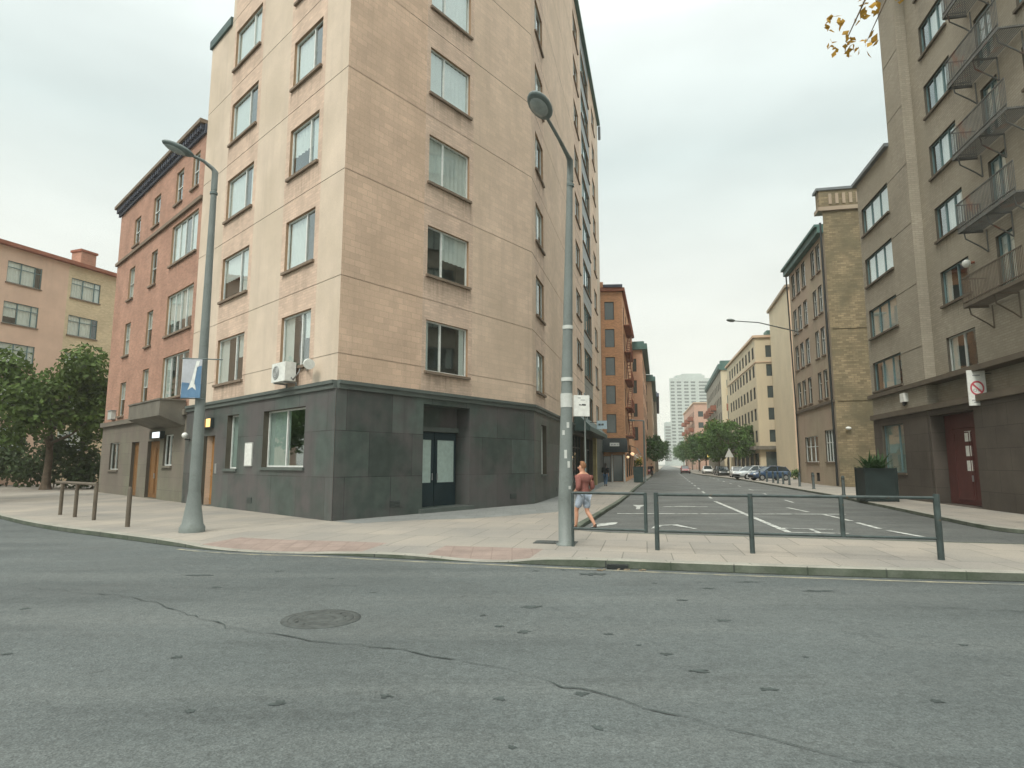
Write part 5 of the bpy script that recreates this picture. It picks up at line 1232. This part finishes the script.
for lb, x, y, z, m in (('pale globe lamp on a short post under the right-hand trees', 40.0, 134, 2.7, 'lightbox_w'), ('amber globe lamp on a post under the right-hand trees', 38.2, 121, 3.1, 'amber')):
    t = thing('globe_lamp', lb, 'lamp', (x, y, GZ)); b = MB(); b.tube([(x, y, 0), (x, y, z)], .06, 'pole', 8); b.build('post', t)
    b = MB(); b.ball((x, y, z+.3), .36, m); b.build('globe', t)

# ------------------------------------------------------------------ cars
def car(label, loc, yaw, paint, group='cars parked along the right side of the street', kind='hatch'):
    """built along +x (bonnet at +x), then turned"""
    t = thing('parked_car', label, 'car', loc, group); Rz = Matrix.Rotation(yaw, 4, 'Z'); B0 = Vector(loc)
    W = lambda p: B0+Rz @ Vector(p)
    st = {'hatch': [(-2.05, .42, .62, .62), (-1.98, .3, .92, .76), (-1.5, .22, .98, .85), (-.7, .2, .97, .88), (.2, .2, .96, .88), (.9, .2, .94, .87), (1.5, .22, .86, .83), (1.95, .28, .74, .74), (2.1, .4, .58, .58)]}['hatch']
    b = MB(); rows = []
    for x, zl, zb, hw in st:
        rows.append([W((x, s*hw*k, z)) for s, k, z in ((-1, .82, zl), (-1, .98, zl+.1), (-1, 1.0, zl+.3 if zl+.3 < zb-.1 else (zl+zb)/2), (-1, .97, zb-.06), (-1, .86, zb), (0, 0, zb+.03), (1, .86, zb), (1, .97, zb-.06), (1, 1.0, zl+.3 if zl+.3 < zb-.1 else (zl+zb)/2), (1, .98, zl+.1), (1, .82, zl), (0, 0, zl))])
    b.grid(rows, paint, True); b.face(rows[0], paint); b.face(rows[-1][::-1], paint)
    # roof and pillars
    gh = [(-1.85, .93, .70), (-1.45, 1.4, .60), (-.6, 1.49, .60), (.15, 1.45, .60), (1.0, .93, .74)]
    rr = [[W((x, -hw, z)), W((x, -hw*.8, z+.035)), W((x, 0, z+.06)), W((x, hw*.8, z+.035)), W((x, hw, z))] for x, z, hw in gh[1:4]]
    b.grid(rr, paint)
    for s in (-1, 1):
        for (x0, z0, w0), (x1, z1, w1) in (((-1.88, .93, .72), (-1.47, 1.41, .60)), ((1.02, .93, .76), (.16, 1.46, .60)), ((-.5, .93, .80), (-.55, 1.49, .605))):
            b.tube([W((x0, s*w0, z0)), W((x1, s*w1, z1))], .045, paint, 6)
    bo = b.build('body', t)
    g = MB(); gf = lambda x, z, y: W((x, y, z))
    g.face([gf(.98, .95, -.70), gf(.98, .95, .70), gf(.16, 1.44, .57), gf(.16, 1.44, -.57)], 'car_glass'); g.build('windscreen', t)
    g = MB(); g.face([gf(-1.86, .95, -.68), gf(-1.86, .95, .68), gf(-1.46, 1.39, .57), gf(-1.46, 1.39, -.57)], 'car_glass'); g.build('rear_window', t)
    for s in (-1, 1):
        g = MB(); g.face([gf(.92, .95, s*.78), gf(-1.8, .95, s*.76), gf(-1.45, 1.39, s*.605), gf(-.6, 1.47, s*.61), gf(.15, 1.43, s*.61)], 'car_glass'); g.build('side_window', t)
        for x in (-1.3, 1.3):
            k = MB(); c0 = (x, s*.70, .32); c1 = (x, s*.895, .32); k.tube([W(c0), W(c1)], .32, 'tyre', 16); wo = k.build('wheel', t)
            k = MB(); k.tube([W((x, s*.88, .32)), W((x, s*.905, .32))], .2, 'rim', 12); k.build('rim', wo)
        k = MB(); k.ball(W((1.98, s*.56, .66)), (.12, .17, .09), 'headlight', Rz @ Vector((1, 0, 0)), Rz @ Vector((0, 1, 0)), n=10, k=6); k.build('headlight', t)
        k = MB(); k.ball(W((-1.98, s*.6, .78)), (.07, .12, .14), 'taillight', Rz @ Vector((1, 0, 0)), Rz @ Vector((0, 1, 0)), n=10, k=6); k.build('taillight', t)
        k = MB(); k.ball(W((.75, s*.93, .98)), (.07, .1, .07), paint, Rz @ Vector((1, 0, 0)), Rz @ Vector((0, 1, 0)), n=8, k=5); k.build('mirror', t)
    k = MB(); k.obox(W((2.08, 0, .45)), Rz @ Vector((.03, 0, 0)), Rz @ Vector((0, .55, 0)), Zv*.1, 'black'); k.build('bumper', t); k = MB(); k.obox(W((-2.04, 0, .5)), Rz @ Vector((.03, 0, 0)), Rz @ Vector((0, .6, 0)), Zv*.08, 'black'); k.build('bumper', t)
    return t
sd = math.atan2(.972, .235)
for lb, loc, yaw, pnt in (('dark blue car parked nearest at the end of the bollard row', (26.9, 65.5, GZ), R(188), 'car_blue'),
                          ('silver car parked just beyond the dark blue car', (27.3, 71.5, GZ), R(200), 'car_silver'),
                          ('white car parked beyond the silver car', (29.2, 81, 0), sd+math.pi, 'car_white'),
                          ('charcoal car parked under the right-hand trees beyond the triangular sign', (31.0, 92, 0), sd+math.pi, 'car_dark'),
                          ('dark car parked behind the charcoal car under the trees', (33.6, 101, 0), sd+math.pi, 'car_dark'),
                          ('red car standing at the far end of the street', (33.5, 121, 0), sd+math.pi, 'car_red'),
                          ('second red car behind the first at the far end of the street', (36.2, 131, 0), sd+math.pi, 'car_red'),
                          ('white car beside the red cars at the far end', (35.0, 112, 0), sd+math.pi, 'car_white')):
    car(lb, loc, yaw, pnt)
car('small red car parked under the left-hand trees', (22.3, 103, 0), sd, 'car_red', 'cars on the left side of the street')
car('pale van shaped car far away on the left side', (27.2, 125, 0), sd, 'car_white', 'cars on the left side of the street')

# ------------------------------------------------------------------ people
def skin_mesh(name, verts, edges, radii, root, mats, matf=None, sub=2):
    me = bpy.data.meshes.new(name+'_cage'); me.from_pydata([tuple(v) for v in verts], edges, []); o = bpy.data.objects.new(name+'_cage', me); C.objects.link(o)
    o.modifiers.new('skin', 'SKIN'); sl = me.skin_vertices[0].data
    for i, r in enumerate(radii): sl[i].radius = (r, r) if not isinstance(r, tuple) else r; sl[i].use_root = (i == root)
    s = o.modifiers.new('sub', 'SUBSURF'); s.levels = sub; s.render_levels = sub
    dg = bpy.context.evaluated_depsgraph_get(); ev = o.evaluated_get(dg); m2 = bpy.data.meshes.new_from_object(ev)
    bpy.data.objects.remove(o); bpy.data.meshes.remove(me)
    m2.name = name; m2.materials.clear()
    for m in mats: m2.materials.append(M[m])
    for p in m2.polygons: p.use_smooth = True
    return m2

def person(label, loc, yaw, J, top='shirt', bottom='shorts', hair='hair_ginger', long_bottom=False, shoe='shoe', hairlen=0, sleeve=True, group=None, torso_out=.018):
    """J: joints in body space; +x forward, +y left. height about 1.75"""
    t = thing('person', label, 'person', loc, group); t.rotation_euler = (0, 0, yaw)
    V = []; E_ = []; Rr = []; idx = {}
    def add(n, p, r, par=None):
        idx[n] = len(V); V.append(Vector(p)); Rr.append(r)
        if par is not None: E_.append((idx[par], idx[n]))
    add('pel', J['pel'], (.125, .105)); add('waist', J['waist'], (.125, .10), 'pel'); bk = .0 if long_bottom else .025
    add('chest', J['chest'], (.15+bk, .13+bk), 'waist'); add('upper', J['upper'], (.125+bk, .10+bk), 'chest')
    add('neck', J['neck'], .066, 'upper'); add('jaw', J['jaw'], .074, 'neck'); add('head', J['head'], (.088, .10), 'jaw'); add('crown', J['crown'], .068, 'head')
    for s in ('L', 'R'):
        add('sh'+s, J['sh'+s], .070, 'upper'); add('el'+s, J['el'+s], .047, 'sh'+s); add('fo'+s, (Vector(J['el'+s])*.6+Vector(J['wr'+s])*.4), .039, 'el'+s); add('wr'+s, J['wr'+s], .027, 'fo'+s)
        el, wr = Vector(J['el'+s]), Vector(J['wr'+s]); d = (wr-el).normalized(); side = d.orthogonal().normalized() if abs(d.z) < .5 else Vector((1, 0, 0)); side = (side-d*side.dot(d)).normalized(); th = d.cross(side)*(1 if s == 'L' else -1)
        add('pa'+s, wr+d*.06, (.033, .022), 'wr'+s)
        kn = wr+d*.095
        for i, (o, L_) in enumerate(((-.03, .066), (-.01, .078), (.01, .073), (.029, .056))):
            a_ = kn+side*o; add(f'f{i}a'+s, a_, .0105, 'pa'+s); add(f'f{i}b'+s, a_+d*L_*.55+th*.012, .0095, f'f{i}a'+s); add(f'f{i}c'+s, a_+d*L_*.9+th*.035, .008, f'f{i}b'+s)
        add('t1'+s, wr+d*.045-side*.042, .012, 'pa'+s); add('t2'+s, wr+d*.085-side*.058+th*.015, .0095, 't1'+s)
        add('hip'+s, J['hip'+s], .092, 'pel'); add('th'+s, Vector(J['hip'+s]).lerp(Vector(J['kn'+s]), .45), .080, 'hip'+s); add('kn'+s, J['kn'+s], .056, 'th'+s)
        add('ca'+s, Vector(J['kn'+s]).lerp(Vector(J['an'+s]), .32)+Vector((-.02, 0, 0)), .056, 'kn'+s); add('an'+s, J['an'+s], .036, 'ca'+s); add('to'+s, J['to'+s], .032, 'an'+s)
    me = skin_mesh('body', V, E_, Rr, idx['pel'], ['skin'])
    # face: nose, ears, eyes, mouth joined into the body mesh
    hd = Vector(J['head']); f = Vector(J.get('face', (1, 0, 0))).normalized(); l = Vector((-f.y, f.x, 0)).normalized(); u = f.cross(l)
    import bmesh
    bm = bmesh.new(); bm.from_mesh(me)
    def blob(c, r, X, Y, Z, mi):
        g = bmesh.ops.create_uvsphere(bm, u_segments=8, v_segments=6, radius=1)
        Mx = Matrix((X*r[0], Y*r[1], Z*r[2])).transposed().to_4x4(); Mx.translation = c
        bmesh.ops.transform(bm, matrix=Mx, verts=g['verts'])
        for v in g['verts']:
            for fc in v.link_faces: fc.material_index = mi; fc.smooth = True
    blob(hd+f*.092-u*.015, (.022, .014, .026), f, l, u, 0)
    for s in (-1, 1): blob(hd+l*s*.08-u*.01-f*.005, (.018, .01, .032), f, l, u, 0); blob(hd+f*.082+l*s*.032+u*.012, (.008, .012, .008), f, l, u, 1)
    blob(hd+f*.082-u*.06, (.01, .024, .007), f, l, u, 2)
    bm.to_mesh(me); bm.free(); me.materials.append(M['hair_dark']); me.materials.append(M['sign_red'])
    o = bpy.data.objects.new('body', me); C.objects.link(o); o.parent = t
    # clothes
    def cl(name, names, edges, grow, m, extra=None):
        vv = [V[idx[n]].copy() for n in names]; rr = []
        for n in names:
            r = Rr[idx[n]]; r = r if isinstance(r, tuple) else (r, r); g_ = grow(n) if callable(grow) else grow
            rr.append((r[0]+g_, r[1]+g_))
        e_ = [(names.index(a), names.index(b_)) for a, b_ in edges]
        if extra: extra(vv, names, rr)
        mm = skin_mesh(name, vv, e_, rr, 0, [m]); ob = bpy.data.objects.new(name, mm); C.objects.link(ob); ob.parent = t
    nm_ = ['waist', 'pel', 'chest', 'upper', 'shL', 'elL', 'foL', 'shR', 'elR', 'foR']
    def ex(vv, names, rr):
        i = names.index('upper'); vv[i] = vv[i]+Vector((0, 0, .04))
        i = names.index('pel'); vv[i] = vv[i]+Vector((0, 0, .01 if not long_bottom else -.12)); 
    cl('shirt' if not long_bottom else 'coat', nm_, [('pel', 'waist'), ('waist', 'chest'), ('chest', 'upper'), ('upper', 'shL'), ('shL', 'elL'), ('elL', 'foL'), ('upper', 'shR'), ('shR', 'elR'), ('elR', 'foR')], lambda n: .03 if n in ('pel', 'waist') else (.024 if n[:2] in ('el', 'fo') else torso_out+.014), top, ex)
    if long_bottom:
        nm_ = ['pel', 'hipL', 'thL', 'knL', 'caL', 'anL', 'hipR', 'thR', 'knR', 'caR', 'anR']
        cl('trousers', nm_, [('pel', 'hipL'), ('hipL', 'thL'), ('thL', 'knL'), ('knL', 'caL'), ('caL', 'anL'), ('pel', 'hipR'), ('hipR', 'thR'), ('thR', 'knR'), ('knR', 'caR'), ('caR', 'anR')], .014, bottom)
    else:
        nm_ = ['pel', 'hipL', 'thL', 'knL', 'hipR', 'thR', 'knR']
        def ex2(vv, names, rr):
            for s in 'LR': i = names.index('kn'+s); vv[i] = V[idx['th'+s]].lerp(V[idx['kn'+s]], .72); rr[i] = (.098, .098)
        cl('shorts', nm_, [('pel', 'hipL'), ('hipL', 'thL'), ('thL', 'knL'), ('pel', 'hipR'), ('hipR', 'thR'), ('thR', 'knR')], .026, bottom, ex2)
    for s in 'LR':
        an, to = V[idx['an'+s]], V[idx['to'+s]]; mm = skin_mesh('shoe', [an+Vector((-.05, 0, -.035)), an.lerp(to, .55)+Vector((0, 0, -.01)), to+Vector((.02, 0, 0)), an+Vector((0, 0, .01))], [(0, 1), (1, 2), (0, 3)], [.042, .048, .036, .044], 0, [shoe])
        ob = bpy.data.objects.new('shoe', mm); C.objects.link(ob); ob.parent = t
    # hair: cap over the back and top of the head
    hb = MB(); cr = hd+u*.03-f*.012
    rows = []
    for i in range(8):
        th = math.pi*.66*i/7; rows.append([cr+u*math.cos(th)*.128+(f*math.cos(p)*(.113 if math.cos(p) < .3 else .106)*(1 if math.cos(p) < .45 or th < .8 else .55)+l*math.sin(p)*.101)*math.sin(th) - u*(hairlen*max(0, -math.cos(p)+.3)*(i/7)**2) for p in [6.2832*k/16 for k in range(16)]])
    hb.grid(rows, hair, True); me2 = hb.build('hair', None, uv=False); me2.parent = t
    return t

man = dict(pel=(0, 0, .93), waist=(.01, 0, 1.06), chest=(.02, 0, 1.26), upper=(.02, 0, 1.40), neck=(.025, 0, 1.475), jaw=(.04, .01, 1.54), head=(.045, .012, 1.62), crown=(.035, .01, 1.675), face=(.6, .8, -.05),
           shL=(.02, .18, 1.39), elL=(-.05, .25, 1.10), wrL=(.14, .24, .95), shR=(.01, -.18, 1.39), elR=(-.10, -.25, 1.11), wrR=(.08, -.25, .95),
           hipL=(0, .095, .88), knL=(.18, .10, .51), anL=(.20, .10, .105), toL=(.36, .12, .045), hipR=(0, -.095, .88), knR=(-.02, -.10, .47), anR=(-.28, -.10, .15), toR=(-.17, -.12, .042))
person('man in brick red shirt and pale blue shorts walking behind the railing', (1.86, 16.3, GZ), R(132), man)
wom = dict(pel=(0, 0, .93), waist=(0, 0, 1.06), chest=(.01, 0, 1.25), upper=(.01, 0, 1.39), neck=(.01, 0, 1.47), jaw=(.02, 0, 1.545), head=(.02, 0, 1.625), crown=(.01, 0, 1.68), face=(1, 0, -.1),
           shL=(0, .17, 1.37), elL=(-.02, .24, 1.10), wrL=(.12, .20, .92), shR=(0, -.17, 1.37), elR=(-.06, -.24, 1.10), wrR=(.03, -.23, .88),
           hipL=(0, .09, .88), knL=(.14, .09, .50), anL=(.12, .09, .10), toL=(.28, .11, .045), hipR=(0, -.09, .88), knR=(-.02, -.09, .48), anR=(-.22, -.09, .13), toR=(-.1, -.11, .042))
person('person in a black coat and blue jeans walking away on the left pavement', (7.25, 48.6, GZ), R(72), wom, 'coat', 'jeans', 'hair_dark', True, hairlen=.16, torso_out=.06)
person('person in dark clothes far away by the left-hand trees', (19.4, 87, GZ), R(250), wom, 'coat', 'coat', 'hair_dark', True, torso_out=.03)

# ------------------------------------------------------------------ haze, light, sky, camera
hz = bpy.data.materials.new('haze'); hz.use_nodes = True; nt = hz.node_tree; nt.nodes.clear()
out = nt.nodes.new('ShaderNodeOutputMaterial'); pv = nt.nodes.new('ShaderNodeVolumePrincipled')
pv.inputs['Color'].default_value = (.93, .95, .91, 1); pv.inputs['Density'].default_value = HAZE = .0005; pv.inputs['Anisotropy'].default_value = .2
nt.links.new(pv.outputs[0], out.inputs['Volume'])
M['haze'] = hz
b = MB(); b.obox(Vector((0, 1140, 54)), Vector((1700, 0, 0)), Vector((0, 1560, 0)), Vector((0, 0, 56)), 'haze'); structure(b.build('haze', uv=False), 'stuff')

w = bpy.data.worlds.new('World'); sc.world = w; w.use_nodes = True; nt = w.node_tree; N = nt.nodes; L = nt.links
bg = N['Background']; SUN_EL, SUN_AZ = 50, 208   # azimuth clockwise from +y
sky = N.new('ShaderNodeTexSky'); sky.sky_type = 'NISHITA'; sky.sun_disc = False; sky.sun_elevation = R(SUN_EL); sky.sun_rotation = R(SUN_AZ)
tc = N.new('ShaderNodeTexCoord'); sp = N.new('ShaderNodeSeparateXYZ'); L.new(tc.outputs['Generated'], sp.inputs[0])
cr = N.new('ShaderNodeValToRGB'); L.new(sp.outputs['Z'], cr.inputs[0])
K = 1/.1
els = [(0, (.66, .64, .555)), (.18, (.63, .63, .56)), (.3, (.59, .615, .565)), (.45, (.52, .59, .565)), (.6, (.66, .71, .68)), (.75, (1.5, 1.55, 1.45)), (1, (2.3, 2.35, 2.2))]
e = cr.color_ramp.elements
e[0].position = 0; e[0].color = (*els[0][1], 1); e[1].position = 1; e[1].color = (*els[-1][1], 1)
for p, c in els[1:-1]: q = e.new(p); q.color = (*c, 1)
nz = N.new('ShaderNodeTexNoise'); nz.inputs['Scale'].default_value = 2.4; nz.inputs['Detail'].default_value = 5
mp = N.new('ShaderNodeMapping'); mp.inputs['Scale'].default_value = (1, 1, 3.0); L.new(tc.outputs['Generated'], mp.inputs[0]); L.new(mp.outputs[0], nz.inputs['Vector'])
f = ramp(N, L, nz.outputs[0], .32, .68, .90, 1.10)
cl_ = N.new('ShaderNodeVectorMath'); cl_.operation = 'SCALE'; L.new(cr.outputs[0], cl_.inputs[0]); L.new(mathm(N, L, f, K), cl_.inputs['Scale'])
c = mixc(N, L, sky.outputs[0], cl_.outputs[0], .88)
L.new(c, bg.inputs[0]); bg.inputs[1].default_value = .1

sl = bpy.data.lights.new('sun', 'SUN'); sl.energy = 1.5; sl.angle = R(18); sl.color = (1, .95, .86)
so = bpy.data.objects.new('sun', sl); C.objects.link(so)
az, el = R(SUN_AZ), R(SUN_EL); sdv = Vector((math.sin(az)*math.cos(el), math.cos(az)*math.cos(el), math.sin(el)))
so.rotation_euler = (-sdv).to_track_quat('-Z', 'Y').to_euler()

cam = bpy.data.cameras.new('camera'); co = bpy.data.objects.new('camera', cam); C.objects.link(co); sc.camera = co
cam.sensor_width = 36; cam.lens = 36*620/1024; cam.clip_end = 5000; cam.clip_start = .1
co.location = (0, 0, 1.83); co.rotation_euler = (R(90)+math.atan(80/620), 0, 0)
vs = sc.view_settings; vs.view_transform = 'Standard'; vs.look = 'None'; vs.gamma = 1; vs.exposure = .6; vs.use_curve_mapping = False
sc.render.resolution_x = 1024; sc.render.resolution_y = 768
cy = sc.cycles; cy.use_denoising = True; cy.max_bounces = 6; cy.diffuse_bounces = 3; cy.glossy_bounces = 3; cy.transmission_bounces = 4; cy.transparent_max_bounces = 8; cy.volume_bounces = 1
cy.caustics_reflective = False; cy.caustics_refractive = False; cy.sample_clamp_indirect = 4
